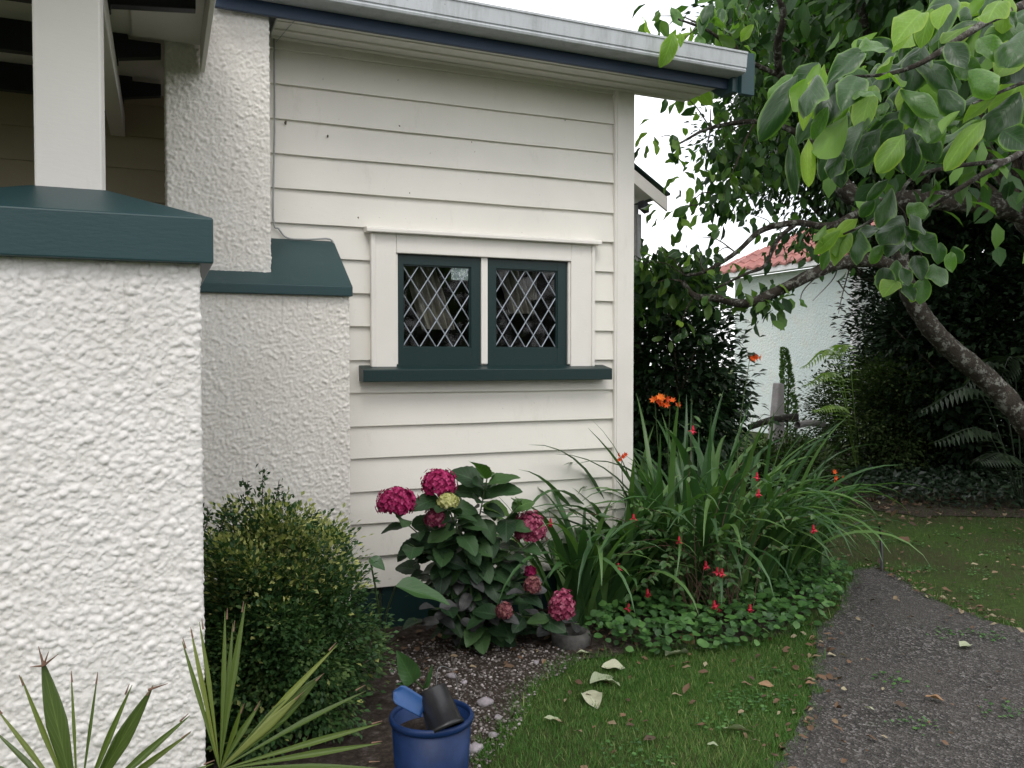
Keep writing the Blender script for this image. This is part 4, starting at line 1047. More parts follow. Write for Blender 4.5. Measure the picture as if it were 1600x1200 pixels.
# ------------------------------------------------------------------ box shrub beside the pier
def box_tint(P, t):
    hi = np.clip((P[:, 2] - 0.50) / 0.32, 0, 1)
    y = rng.random(len(P)) < 0.015 + 0.75 * hi * (t > 0.36)
    return np.where(y, rng.uniform(0.72, 1.0, len(P)), np.minimum(t, 0.68))
bx_ = bush('box_shrub', 'clipped box shrub with yellow tipped leaves between pier and chimney', 'shrub', (0.405, 3.42, 0.39), (0.325, 0.33, 0.42), 52000, 0.025, 900, 0.036, BOX_LEAF, leaf_template(2, 1, 0.30, 0.5, 0.25, 0.1), shell=0.74, stems=14, stem_r=0.012, droopy=-0.15, tint_bias=box_tint, lump=0.26, boxy=3.2)
b = Bag(); bs = Bag()
base_ = np.array([0.47, 3.42, 0.0])
for (px, py, tx, ty, d) in [(425, 815, 437, 728, 3.45), (430, 810, 405, 745, 3.45), (440, 810, 462, 748, 3.45), (415, 815, 398, 770, 3.4), (455, 810, 470, 770, 3.5), (340, 815, 352, 790, 3.3), (365, 815, 380, 785, 3.35), (480, 830, 476, 800, 3.5), (510, 840, 518, 800, 3.6), (540, 850, 556, 835, 3.6), (550, 860, 570, 848, 3.55), (395, 815, 385, 780, 3.4), (500, 835, 492, 808, 3.5), (575, 930, 596, 925, 3.4), (590, 1010, 606, 1000, 3.25)]:
    a_, e = A(px, py + 25, d), A(tx, ty, d)
    pts = spline([a_, (a_ + e) / 2 + rng.normal(size=3) * 0.01, e], 10)
    bs.tube(pts - base_, 0.003, 0.0012, 5)
    m_ = int(26 + 240 * np.linalg.norm(e - a_))
    t_ = rng.random(m_) ** 0.8
    pp = np.array([pts[int(v_ * 9)] for v_ in t_]) + rng.normal(size=(m_, 3)) * 0.009
    dd = unit(m_) * np.array([1, 1, .5]) + np.array([0, 0, 0.5])
    scatter(b, leaf_template(2, 1, 0.30, 0.5, 0.25, 0.1), pp - base_, dd, unit(m_) + np.array([0, 0, .6]), 0.021 * rng.uniform(.7, 1.2, m_), rng.random(m_) * 0.66)
tag(mk('sprig_leaves', b.mesh('sprig_leaves'), BOX_LEAF, bx_), kind='stuff')
tag(mk('sprig_stems', bs.mesh('sprig_stems'), TWIG, bx_), kind='stuff')

# ------------------------------------------------------------------ fan palm in the foreground
PALM = m_leaf('palm_leaf', (0.055, 0.090, 0.018), (0.095, 0.135, 0.026), (0.17, 0.20, 0.045), 0.38, 0.25, 0.30, obj_random=True)
PALM_TIP = m_plain('dry_palm_tip', (0.16, 0.09, 0.06), 0.7)
hub2, hub1 = A(343, 1203, 1.86), A(122, 1275, 1.80)
pb = A(235, 1250, 1.95); pb[2] = 0
palm = empty('fan_palm', tuple(pb)); tag(palm, 'young fan palm with stiff pointed leaf blades in front of the pier', 'palm')
def palm_blade(hub, tip, w, nf=0, sweep=0.0, normal=None):
    w = w * 0.85
    d = tip - hub; L = np.linalg.norm(d); d /= L
    vd = -(hub - _C); vd /= np.linalg.norm(vd)
    nrm = vd + np.array([0, 0, 0.25]) + rng.normal(size=3) * 0.25 if normal is None else normal
    X = np.cross(d, nrm); X /= np.linalg.norm(X); Zv = np.cross(X, d)
    nl = 12; k = 5 if nf == 0 else 2 * nf + 1
    V, UV, Q = [], [], []
    tipc = []
    for i in range(nl + 1):
        v = i / nl
        ww = w * (0.10 + 0.90 * min(1, v / 0.55)) if v < 0.55 else w * (1 - ((v - 0.55) / 0.45) ** 1.6) + 0.0006
        for j in range(k):
            s = (j - (k - 1) / 2) / ((k - 1) / 2)
            z = (abs(s) * ww * 0.55 if nf == 0 else (0.0035 if j % 2 else 0.0) * min(1, 3 * v))
            p = hub + d * (L * v) + X * (s * ww + sweep * v * v) + Zv * (z - 0.05 * L * v * v)
            V.append(p - pb); UV.append((s * .5 + .5, v))
    for i in range(nl):
        for j in range(k - 1): Q.append((i * k + j, i * k + j + 1, (i + 1) * k + j + 1, (i + 1) * k + j))
    o = mk('leaf_blade', np_mesh('leaf_blade', V, Q, True, UV), PALM, palm)
    return o
def tipmark(tip, d):
    b3 = Bag(); b3.tube(np.array([tip - d * 0.016, tip + d * 0.008]) - pb, 0.0022, 0.0006, 5); mk('dry_tip', b3.mesh('dry_tip'), PALM_TIP, palm)
for (tx, ty, w, nf, dz) in [(287, 1002, .006, 0, 0), (299, 985, .006, 0, .02), (316, 972, .006, 0, .03), (355, 956, .006, 0, .05), (380, 945, .009, 0, .03), (366, 975, .006, 0, .06), (522, 1008, .008, 0, .06), (502, 1056, .024, 5, .05), (470, 1085, .012, 2, .03), (566, 1073, .009, 0, .02), (592, 1128, .008, 0, 0), (592, 1159, .008, 0, -.02), (588, 1190, .008, 0, -.05), (580, 1225, .008, 0, -.08), (240, 1215, .007, 0, 0), (262, 1260, .007, 0, 0), (404, 1100, .008, 0, .02), (380, 1104, .007, 0, -.02)]:
    tp = A(tx, ty, 1.86 + dz); palm_blade(hub2, tp, w, nf)
    tipmark(tp, (tp - hub2) / np.linalg.norm(tp - hub2))
for (tx, ty, w, nf, dz) in [(66, 1028, .024, 4, 0), (32, 1060, .006, 0, -.04), (112, 1054, .0035, 0, .03), (152, 1056, .0035, 0, .03), (200, 1074, .008, 0, -.02), (236, 1076, .020, 4, .02), (290, 1119, .010, 0, 0), (294, 1146, .008, 0, .03), (-4, 1106, .006, 0, 0), (-10, 1135, .007, 0, .03), (-30, 1180, .009, 0, 0), (330, 1190, .007, 0, .05), (-40, 1240, .008, 0, 0)]:
    tp = A(tx, ty, 1.80 + dz); palm_blade(hub1, tp, w, nf)
    tipmark(tp, (tp - hub1) / np.linalg.norm(tp - hub1))
for (tx, ty) in [(60, 1010), (76, 1018), (91, 1022), (47, 1042), (262, 1068)]:
    tp = A(tx, ty, 1.80); o_ = A(68 if tx < 200 else 232, 1040 if tx < 200 else 1078, 1.80)
    b3 = Bag(); b3.tube(np.array([o_, tp]) - pb, 0.0030, 0.0006, 5); mk('dry_tip', b3.mesh('dry_tip'), PALM_TIP, palm)
for h_ in (hub1, hub2):
    tube('petiole', [(0, 0, -.01), (h_ - pb) * np.array([.45, .45, .55]), h_ - pb], 0.011, 0.006, STEM_GREEN, palm, 8, 14)

# ------------------------------------------------------------------ hydrangea
HY_LEAF = m_leaf('hydrangea_leaf', (0.014, 0.034, 0.016), (0.030, 0.068, 0.026), (0.055, 0.11, 0.036), 0.48, 0.15, 0.35, obj_random=True, spec=0.28)
HY_PURP = m_leaf('purple_hydrangea_leaf', (0.026, 0.028, 0.028), (0.045, 0.046, 0.046), (0.075, 0.070, 0.078), 0.5, 0.08, 0.3, obj_random=True)
HY_NEW = m_leaf('new_hydrangea_leaf', (0.05, 0.11, 0.03), (0.075, 0.16, 0.035), (0.12, 0.22, 0.05), 0.4, 0.25, 0.3, obj_random=True)
PINK = m_petal('crimson_petal', (0.22, 0.008, 0.06), (0.42, 0.018, 0.12), (0.58, 0.07, 0.22))
MAUVE = m_petal('mauve_petal', (0.20, 0.02, 0.06), (0.36, 0.06, 0.13), (0.48, 0.17, 0.23))
DULL = m_petal('fading_petal', (0.14, 0.04, 0.05), (0.26, 0.08, 0.09), (0.32, 0.16, 0.13))
LIME = m_petal('lime_petal', (0.38, 0.40, 0.12), (0.55, 0.55, 0.22), (0.65, 0.62, 0.32))
HYT = [leaf_template(14, 3, 0.31, 0.42, f_, d_, 0.0, w_, 0.62, 0.035, seed=20 + i) for i, (f_, d_, w_) in enumerate([(0.25, 0.22, 0.10), (0.12, 0.35, 0.15), (0.40, 0.15, 0.08), (0.2, 0.5, 0.12)])]
def leafset(nm, T, mat):
    r_ = []
    for i, t in enumerate(T):
        me = np_mesh(nm, t[0], t[1], True, t[2]); me.materials.append(mat); r_.append(me)
    return r_
HM, HMP, HMN = leafset('hydrangea_leaf', HYT, HY_LEAF), leafset('purple_leaf', HYT, HY_PURP), leafset('new_leaf', HYT, HY_NEW)
hb = np.array([1.42, 4.02, 0.0])
hyd = empty('hydrangea', tuple(hb)); tag(hyd, 'hydrangea bush with crimson and mauve flower heads below the window', 'shrub')
petal = (np.array([(0, 0, 0), (.42, .45, .10), (.30, .95, .05), (-.30, .95, .05), (-.42, .45, .10), (0, .6, -.03)], float), np.array([(0, 1, 2, 5), (0, 5, 3, 4)]), np.zeros((6, 2)))
petal = (np.vstack([petal[0], [(0, 1.0, 0.0)]]), np.array([(0, 1, 2, 5), (5, 2, 6, 3), (0, 5, 3, 4)]), np.zeros((7, 2)))
def flower_head(c2, rx, rz, mat, nf, fl):
    b = Bag()
    i = np.arange(nf) + .5
    ph = np.arccos(1 - 1.45 * i / nf); th = math.pi * (1 + 5 ** .5) * i
    dirs = np.stack([np.cos(th) * np.sin(ph), np.sin(th) * np.sin(ph), np.cos(ph)], 1) + rng.normal(size=(nf, 3)) * 0.05
    Pf = dirs * np.array([rx, rx, rz]) * rng.uniform(0.88, 1.05, (nf, 1))
    inner_ = dirs * np.array([rx, rx, rz]) * 0.80
    for k in range(8):
        a_ = rng.uniform(0, 0.4, nf) + k * math.pi / 2
        t1 = np.cross(dirs, np.array([0.3, 0.2, 1.0])); t1 /= np.linalg.norm(t1, axis=1)[:, None]
        t2 = np.cross(dirs, t1)
        D = t1 * np.cos(a_)[:, None] + t2 * np.sin(a_)[:, None] + dirs * 0.25
        scatter(b, petal, Pf if k < 4 else inner_, D, dirs, fl * rng.uniform(.8, 1.2, nf) * (1 if k < 4 else 1.5), np.clip(rng.normal(.5 if k < 4 else .15, .28 if k < 4 else .1, nf), 0, 1))
    return mk('flower_head', b.mesh('flower_head'), mat, hyd, tuple(c2 - hb))
heads = [(620, 786, 30, 21, PINK, 120), (686, 757, 27, 21, PINK, 110), (681, 812, 17, 17, MAUVE, 50), (700, 783, 16, 9, LIME, 46), (827, 828, 27, 26, MAUVE, 100), (878, 950, 21, 25, MAUVE, 80), (832, 915, 13, 13, DULL, 30), (829, 893, 7, 6, PINK, 12), (788, 955, 12, 11, DULL, 28)]
ends = []
for (px, py, rx, rz, mt, nf) in heads:
    Yh = (3.93 - 0.16 * rng.random() if py < 900 else 3.68) if mt is not LIME else 3.72
    c2 = onY(px, py, Yh); sc = c2[1] / 0.94 / FPX
    flower_head(c2, rx * sc, rz * sc * 1.15, mt, nf, 0.014)
    ends.append((c2 - np.array([0, 0, rz * sc * 0.8]), 'head'))
for (px, py, kd) in [(762, 742, 'tall'), (815, 782, 'new'), (640, 850, 'g'), (655, 890, 'g'), (715, 850, 'g'), (745, 880, 'g'), (790, 900, 'g'), (680, 950, 'p'), (720, 975, 'p'), (650, 975, 'p'), (760, 985, 'g'), (860, 985, 'g'), (835, 960, 'p'), (800, 860, 'g'), (905, 975, 'g'), (730, 930, 'p')]:
    ends.append((onY(px, py, 3.78 + 0.26 * rng.random()), kd))
bst = Bag()
for (e, kd) in ends:
    st = hb + np.array([rng.normal() * 0.05, rng.normal() * 0.04, 0.0])
    mid = st * 0.45 + e * 0.55 + np.array([0, 0, 0.06]); mid[:2] = st[:2] * 0.6 + e[:2] * 0.4
    pts = spline([st, mid, e], 24)
    bst.tube(pts - hb, 0.0055, 0.003, 6)
    Ltot = np.linalg.norm(np.diff(pts, axis=0), axis=1).sum()
    nodes = max(3, int(Ltot / 0.070))
    ang = rng.uniform(0, 6.28)
    for k in range(nodes):
        t = 1 - (k * (0.6 if kd == 'tall' else 1.0) + (0.45 if kd == 'head' else 0.05)) / (nodes + 0.8)
        if t < 0.22: break
        p = pts[int(t * 23)]; ang += math.pi / 2 + rng.normal() * 0.25
        for sgn in (0, math.pi):
            a_ = ang + sgn + rng.normal() * 0.2
            top = kd in ('new', 'tall') and k < (2 if kd == 'new' else 1)
            lift = 0.75 if top else 0.45 if kd == 'tall' and k < 5 else (0.18 - 0.10 * k)
            d = np.array([math.cos(a_), math.sin(a_), lift + rng.normal() * 0.15])
            if p[1] + d[1] * 0.1 > 4.36: d[1] = -abs(d[1])
            low = p[2] < 0.42
            ms_ = HMN if top else (HMP if (low and rng.random() < 0.28) or (kd == 'p' and rng.random() < 0.4) else HM)
            s_ = (0.16 if kd == 'tall' and k < 5 else 0.085 if kd == 'new' and k == 0 else 0.140) * rng.uniform(0.8, 1.2)
            s_ = min(s_, 0.10) if ms_ is HMP else s_
            leaf_obj('leaf', random.choice(ms_), hyd, p + d * 0.012, d, np.array([-0.15, -0.5, 1.0]) + rng.normal(size=3) * 0.25, s_)
mk('stems', bst.mesh('stems'), STEM_GREEN, hyd)

# ------------------------------------------------------------------ arum leaves
ARUM = m_leaf('arum_leaf', (0.035, 0.085, 0.028), (0.05, 0.115, 0.035), (0.07, 0.14, 0.04), 0.32, 0.2, 0.25, obj_random=True)
ART = [leaf_template(12, 3, 0.26, 0.33, f_, d_, 0.0, 0.12, 0.75, seed=40 + i) for i, (f_, d_) in enumerate([(0.25, 0.25), (0.4, 0.1)])]
AM = leafset('arum_leaf', ART, ARUM)
def arum(label, base_px, leaves):
    bs_ = onG(*base_px); r_ = empty('arum_lily', tuple(bs_)); tag(r_, label, 'plant')
    for (px, py, tx, ty, Y, nrm, wx) in leaves:
        p, q = onY(px, py, Y), onY(tx, ty, Y - 0.05)
        o = leaf_obj('leaf', random.choice(AM), r_, p, q - p, nrm, np.linalg.norm(q - p) * 1.08)
        o.matrix_basis = o.matrix_basis @ Matrix.Diagonal((wx, 1, 1, 1))
        tube('stalk', [(0, 0, 0), (p - bs_) * np.array([.35, .35, .55]), p - bs_], 0.007, 0.004, STEM_GREEN, r_, 6, 14)
arum('arum lily with one broad drooping leaf left of the hydrangea', (596, 1032), [(618, 916, 702, 938, 3.62, (0.1, -0.5, 0.9), 0.75), (578, 872, 602, 886, 3.70, (0.2, -0.8, 0.6), 1.3)])
arum('small arum lily seedling behind the blue pot', (640, 1068), [(646, 1066, 624, 1022, 3.33, (-0.1, -1, 0.4), 0.95), (662, 1076, 678, 1046, 3.33, (0.2, -1, 0.4), 0.4), (638, 1072, 625, 1064, 3.33, (0, -.6, .8), 0.4)])

# ------------------------------------------------------------------ strap-leaved clumps
STRAP = m_leaf('strap_leaf', (0.034, 0.088, 0.030), (0.066, 0.148, 0.046), (0.13, 0.23, 0.062), 0.42, 0.25, 0.0, obj_random=True)
def strap_mesh(arch, w, i):
    nl = 12; V, Q, UV = [], [], []
    x = z = 0.0; ang = R(rng.uniform(4, 14))
    for k in range(nl + 1):
        v = k / nl
        ww = w * (0.55 + 0.45 * min(1, v * 3)) * (1 - max(0, (v - 0.45) / 0.55) ** 1.7) + 0.0006
        for s in (-1, 0, 1): V.append((s * ww, x, z + abs(s) * ww * 0.45)); UV.append((s * .5 + .5, v))
        ang += arch / nl * (0.3 + 1.6 * v); x += math.sin(ang) / nl; z += math.cos(ang) / nl
    for k in range(nl):
        for s in range(2): Q.append((k * 3 + s, k * 3 + s + 1, (k + 1) * 3 + s + 1, (k + 1) * 3 + s))
    me = np_mesh('strap_leaf', V, Q, True, UV); me.materials.append(STRAP); return me
SM = [strap_mesh(R(a_), w_, i) for i, (a_, w_) in enumerate([(30, .015), (60, .018), (85, .019), (105, .019), (125, .020), (45, .014), (75, .021), (140, .017), (95, .015), (115, .017)])]
def clump(name, label, base, n, spread, hts, lean=0.0, ybias=0.0):
    r_ = empty(name, base); tag(r_, label, 'plant')
    for i in range(n):
        o = bpy.data.objects.new('leaf', random.choice(SM)); link(o, r_)
        a_ = rng.uniform(0, 2 * math.pi)
        rad = math.sqrt(rng.random())
        o.location = (math.cos(a_) * rad * spread[0], math.sin(a_) * rad * spread[1], 0.0)
        yaw = a_ - math.pi / 2 + rng.normal() * 0.7
        L = rng.uniform(*hts)
        o.rotation_euler = (rng.normal() * 0.12 - lean * 0.0, rng.normal() * 0.12, yaw)
        o.scale = (rng.uniform(.9, 1.45), L, L)
    return r_
main_c = clump('crocosmia_clump', 'large clump of arching strap leaves with orange flowers at the house corner', (3.06, 4.45, 0), 290, (0.60, 0.50), (0.85, 1.38))
clump('strap_leaf_clump', 'smaller strap-leaved clump against the weatherboards right of the hydrangea', (2.20, 4.18, 0), 100, (0.24, 0.14), (0.55, 1.1))
clump('strap_leaf_clump', 'low strap-leaved clump where the path meets the bed', (3.68, 4.58, 0), 120, (0.34, 0.30), (0.55, 0.95))
ORANGE = m_petal('orange_petal', (0.55, 0.05, 0.01), (0.75, 0.11, 0.015), (0.85, 0.22, 0.03))
def star(b, p, d, s, tint, np_=6):
    d = np.asarray(d, float); d /= np.linalg.norm(d)
    t1 = np.cross(d, (0.3, .1, 1)); t1 /= np.linalg.norm(t1); t2 = np.cross(d, t1)
    for k in range(np_):
        a_ = k * 2 * math.pi / np_
        D = (t1 * math.cos(a_) + t2 * math.sin(a_)) * 0.8 + d * 0.6
        scatter(b, SIMPLE, np.array([p]), np.array([D]), np.array([d]), s, np.array([tint]))
mb = np.array([3.02, 4.42, 0.0])
for (px, py, d, nfl, s, basepx) in [(1018, 626, 4.9, 10, .030, (1060, 930)), (1042, 633, 4.9, 4, .026, (1060, 930)), (1168, 560, 5.3, 5, .030, (1150, 930)), (965, 716, 4.8, 4, .02, (1000, 930)), (1308, 752, 5.3, 4, .022, (1280, 930))]:
    e = A(px, py, d); g0 = onG(*basepx) * np.array([1, 1, 0])
    tube('flower_stem', [g0 - mb, (g0 + e) / 2 - mb + np.array([-.05, 0, .15]), e - mb], 0.004, 0.0018, STEM_GREEN, main_c, 6, 20)
    for k in range(nfl):
        b = Bag()
        p = e + np.array([rng.normal() * .028 + k * .004, rng.normal() * .02, rng.normal() * .012])
        star(b, p - mb, (rng.normal(), -1, rng.normal() * .4 + .3), s, rng.random())
        mk('flower', b.mesh('flower'), ORANGE, main_c)

# ------------------------------------------------------------------ fuchsia threaded through the front of the clump
FU_LEAF = m_leaf('fuchsia_leaf', (0.035, 0.085, 0.025), (0.065, 0.14, 0.038), (0.11, 0.19, 0.055), 0.42, 0.2, 0.25, obj_random=True)
FT = [leaf_template(6, 2, 0.24, 0.42, f_, d_, 0, 0.1, 0.75, seed=60 + i) for i, (f_, d_) in enumerate([(.2, .2), (.35, .3)])]
FM = leafset('fuchsia_leaf', FT, FU_LEAF)
fb = np.array([2.80, 3.86, 0.0])
fu = empty('fuchsia', tuple(fb)); tag(fu, 'fuchsia with small hanging red flowers threaded through the strap leaves', 'shrub')
RED = m_petal('fuchsia_red', (0.45, 0.01, 0.03), (0.70, 0.03, 0.07), (0.80, 0.10, 0.15))
fl_px = [(966, 880), (990, 803), (1061, 838), (1103, 877), (1121, 886), (1128, 888), (1116, 938), (1122, 943), (1172, 944), (982, 943), (1183, 738), (1185, 764), (1271, 820), (1083, 665), (860, 810), (1012, 920)]
bst = Bag()
tops = []
for (px, py) in fl_px:
    d = 4.36 + 0.15 * rng.random() if py > 780 else 4.5
    e = A(px, py, d)
    hang = e + np.array([rng.normal() * .008, 0, 0.05]); tops.append(hang)
    bst.tube(np.array([hang, e]) - fb, 0.0012, 0.0012, 4)
    b = Bag(); z = np.array([0, 0, 1.0])
    V_, Q_ = tube_arrays(np.array([e, e - z * .012, e - z * .024]), 0.004, 0.0075, 6); b.add(V_ - fb, Q_, tint=0.5)
    star(b, e - z * .020 - fb, (rng.normal() * .2, rng.normal() * .2, -1), 0.030, 0.7, 4)
    V_, Q_ = tube_arrays(np.array([e - z * .020, e - z * .034, e - z * .046]), 0.009, 0.006, 6); b.add(V_ - fb, Q_, tint=0.1)
    mk('flower', b.mesh('flower'), RED, fu)
for (px, py) in [(1240, 760), (1200, 790), (1180, 700), (1090, 780), (1050, 800), (1010, 830), (1130, 830), (1160, 850), (1080, 870), (1230, 860), (970, 850), (1040, 880), (1140, 900), (1190, 910), (1060, 920), (990, 900)]:
    tops.append(A(px, py, 4.45 + 0.2 * rng.random()))
for e in tops:
    st = fb + np.array([rng.normal() * .12, rng.normal() * .06, 0])
    pts = spline([st, st * .5 + e * .5 + np.array([0, .04, .20]), e], 16)
    bst.tube(pts - fb, 0.003, 0.0012, 5)
    for k in range(6):
        p = pts[min(15, 6 + k * 2 - int(rng.random() * 2))]
        for sg in (-1, 1):
            d = np.array([sg * .8 + rng.normal() * .3, -.5 + rng.normal() * .4, -.1 + rng.normal() * .3])
            leaf_obj('leaf', random.choice(FM), fu, p, d, np.array([0, -.5, 1]) + rng.normal(size=3) * .3, 0.045 * rng.uniform(.7, 1.3))
mk('stems', bst.mesh('stems'), m_plain('fuchsia_stem', (0.10, 0.05, 0.035), .6), fu)

# ------------------------------------------------------------------ ground cover, ivy bank, grass, litter
GC = m_leaf('ground_cover_leaf', (0.026, 0.075, 0.020), (0.058, 0.150, 0.034), (0.10, 0.22, 0.05), 0.5, 0.2, 0.2)
gc_poly = [onG(*p)[:2] for p in [(930, 1020), (1000, 1030), (1100, 1028), (1190, 1015), (1266, 996), (1300, 955), (1322, 905), (1250, 870), (1120, 860), (980, 880), (930, 950)]]
gc_poly = np.array(gc_poly)
def fill(poly, n):
    poly = np.asarray(poly); lo, hi = poly.min(0), poly.max(0); out_ = []
    tot = 0
    while tot < n:
        P = lo + (hi - lo) * rng.random((n * 2, 2)); P = P[inside(P, poly)]; out_.append(P); tot += len(P)
    return np.vstack(out_)[:n]
P2 = fill(gc_poly, 3800)
hgt = 0.03 + 0.13 * rng.random(len(P2)) ** 0.8
P3 = np.column_stack([P2 + rng.normal(size=P2.shape) * 0.03, hgt])
b = Bag(); scatter(b, ROUNDL, P3, unit(len(P3)) * np.array([1, 1, .35]) + np.array([0, -.25, -.05]), np.array([0, -.35, 1]) + unit(len(P3)) * .4, 0.046 * rng.uniform(.55, 1.3, len(P3)), rng.random(len(P3)))
tag(mk('ground_cover', b.mesh('ground_cover'), GC), 'bright green round-leaved ground cover along the front of the bed', 'ground cover', kind='stuff')
IVY = m_leaf('ivy_leaf', (0.008, 0.018, 0.010), (0.018, 0.036, 0.018), (0.045, 0.075, 0.038), 0.35, 0.1, 0.0)
ivy_poly = np.array([onG(*p)[:2] for p in [(1325, 778), (1420, 792), (1500, 798), (1600, 800), (1750, 810), (1750, 725), (1600, 715), (1450, 715), (1330, 715)]])
P2 = fill(ivy_poly, 9000); P3 = np.column_stack([P2, 0.02 + 0.22 * rng.random(len(P2))])
b = Bag(); scatter(b, SIMPLE, P3, unit(len(P3)) * np.array([1, 1, .5]), np.array([0, -.5, 1]) + unit(len(P3)) * .5, 0.08 * rng.uniform(.6, 1.2, len(P3)), rng.random(len(P3)))
tag(mk('ivy_bank', b.mesh('ivy_bank'), IVY), 'dark ivy carpet below the evergreen shrubs at the lawn edge', 'ivy', kind='stuff')
# grass blades
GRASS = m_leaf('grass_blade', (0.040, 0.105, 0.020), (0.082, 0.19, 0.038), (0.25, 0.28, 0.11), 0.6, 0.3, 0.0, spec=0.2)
blade = (np.array([(-.04, 0, 0), (.04, 0, 0), (.03, .25, .55), (-.03, .25, .55), (.004, .62, .95), (-.004, .62, .95)], float), np.array([(0, 1, 2, 3), (3, 2, 4, 5)]), np.zeros((6, 2)))
def grass_pts(poly, n, avoid):
    P = fill(poly, n)
    keep = np.ones(len(P), bool)
    for a_ in avoid: keep &= ~inside(P, a_)
    return P[keep]
near = [(0.95, 2.0), (2.4, 1.9), (3.4, 3.9), (2.7, 3.72), (1.7, 3.75), (1.3, 3.3), (0.9, 2.85)]
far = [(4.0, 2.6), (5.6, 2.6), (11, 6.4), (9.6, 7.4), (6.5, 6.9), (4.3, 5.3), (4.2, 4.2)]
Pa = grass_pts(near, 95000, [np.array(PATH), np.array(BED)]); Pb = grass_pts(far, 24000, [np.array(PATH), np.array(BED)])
edge = np.array(jag(PATH, 0.03, 40)); edge = edge[rng.integers(0, len(edge), 9000)] + rng.normal(size=(9000, 2)) * 0.018
edge = edge[(edge[:, 1] > 1.9) & ~inside(edge, np.array(BED))]
be = np.array(jag(BED[2:12], 0.03, 60)); be = be[rng.integers(0, len(be), 5000)] + rng.normal(size=(5000, 2)) * 0.03
be = be[(be[:, 0] > 0.9) & (be[:, 1] < 3.75)]
b = Bag()
pn = np.sin(Pa[:, 0] * 5.3 + 1) * np.sin(Pa[:, 1] * 4.1) * .5 + .5
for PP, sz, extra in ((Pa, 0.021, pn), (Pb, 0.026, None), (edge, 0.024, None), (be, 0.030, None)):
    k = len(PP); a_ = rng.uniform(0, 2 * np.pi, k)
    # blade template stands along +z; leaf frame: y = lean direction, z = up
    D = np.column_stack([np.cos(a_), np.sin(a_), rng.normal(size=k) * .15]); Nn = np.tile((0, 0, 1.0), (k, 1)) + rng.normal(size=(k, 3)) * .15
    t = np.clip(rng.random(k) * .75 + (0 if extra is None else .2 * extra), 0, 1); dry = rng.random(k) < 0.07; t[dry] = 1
    if PP is Pb: t = t * .45; t[rng.random(k) < .05] = 1  # far blades darkened, the trees' shade put into their tint
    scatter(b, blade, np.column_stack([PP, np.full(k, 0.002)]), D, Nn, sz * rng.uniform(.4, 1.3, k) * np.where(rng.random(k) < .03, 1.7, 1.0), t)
wd = np.vstack([fill(np.array([(1.3, 2.2), (2.2, 2.3), (3.0, 3.5), (1.8, 3.6)]), 9), fill(np.array([(2.3, 2.4), (4.0, 2.4), (4.1, 3.6)]), 5), fill(np.array([(4.3, 3.4), (5.4, 3.6), (7.5, 6.0), (5.0, 5.0)]), 14)])
wc = wd[rng.integers(0, len(wd), 1100)] + rng.normal(size=(1100, 2)) * .055
bw = Bag(); scatter(bw, ROUNDL, np.column_stack([wc, .012 + .012 * rng.random(1100)]), unit(1100) * np.array([1, 1, .2]), np.array([0, 0, 1.]) + unit(1100) * .35, .017 * rng.uniform(.6, 1.3, 1100), rng.random(1100))
tag(mk('lawn_weeds', bw.mesh('lawn_weeds'), GC), 'small round-leaved weeds growing through the lawn and the path', 'weeds', kind='stuff')
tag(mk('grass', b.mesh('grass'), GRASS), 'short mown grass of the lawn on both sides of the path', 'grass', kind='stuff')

# stones and gravel along the bed edge
STONE = m_plain('mauve_stone', (0.26, 0.23, 0.25), 0.85, 0.35, 25, 0.6)
def rock_mesh(seed, name='stone', sub=2):
    import bmesh
    g = np.random.default_rng(seed); bm = bmesh.new(); bmesh.ops.create_icosphere(bm, subdivisions=sub, radius=1)
    o_ = g.uniform(0, 6, 3); k_ = g.uniform(1.2, 2.6, (3, 3))
    for v in bm.verts:
        c2 = np.array(v.co); f_ = 1 + .22 * np.sin(c2 @ k_[0] * 2 + o_[0]) * np.sin(c2 @ k_[1] * 2 + o_[1]) + .10 * np.sin(c2 @ k_[2] * 5 + o_[2])
        v.co = Vector(c2 * f_ * np.array([1, .75, .55]))
    me = bpy.data.meshes.new(name); bm.to_mesh(me); bm.free()
    me.polygons.foreach_set('use_smooth', [True] * len(me.polygons))
    return me
ROCKS = [rock_mesh(i, 'stone') for i in range(5)]
for me in ROCKS: me.materials.append(STONE)
for i, (px, py, r_, lab) in enumerate([(760, 1105, .036, 'largest pale mauve stone right of the blue pot rim'), (706, 1062, .026, 'grey stone just behind the wire handle of the black pot'), (778, 1128, .020, 'small mauve stone at the grass edge below the largest stone'), (742, 1178, .034, 'pale stone low against the right side of the blue pot'), (770, 1155, .020, 'small round mauve stone halfway down beside the blue pot'), (725, 1072, .018, 'small flat stone between the grey stone and the largest stone'), (838, 1040, .018, 'small stone on the soil under the hydrangea')]):
    p = onG(px, py); o = mk('stone', ROCKS[i % 5], STONE, None, (p[0], p[1], 0.012 + r_ * .25)); o.scale = (r_, r_, r_); o.rotation_euler = (0, 0, rng.uniform(0, 6))
    tag(o, lab, 'stone', 'stones along the bed edge')
pe = rock_mesh(9, 'gravel', 1); pv = np.array([v.co for v in pe.vertices]); pf = np.array([p.vertices[:] for p in pe.polygons])
bpy.data.meshes.remove(pe)
gr_poly = np.array([(0.9, 2.7), (1.02, 2.75), (1.33, 3.1), (1.52, 3.38), (1.85, 3.6), (1.8, 3.85), (1.2, 4.2), (0.95, 3.9), (0.95, 3.2)])
G2 = fill(gr_poly, 3600); bt_ = Bag(); kk = len(G2)
scatter(bt_, (pv, pf, np.zeros((len(pv), 2))), np.column_stack([G2, np.full(kk, .014)]), unit(kk) * np.array([1, 1, .1]), np.tile((0, 0, 1.), (kk, 1)), rng.uniform(.10, .22, kk) ** 3 * 1.05 , rng.random(kk))
m, n, out = mat_new('gravel')
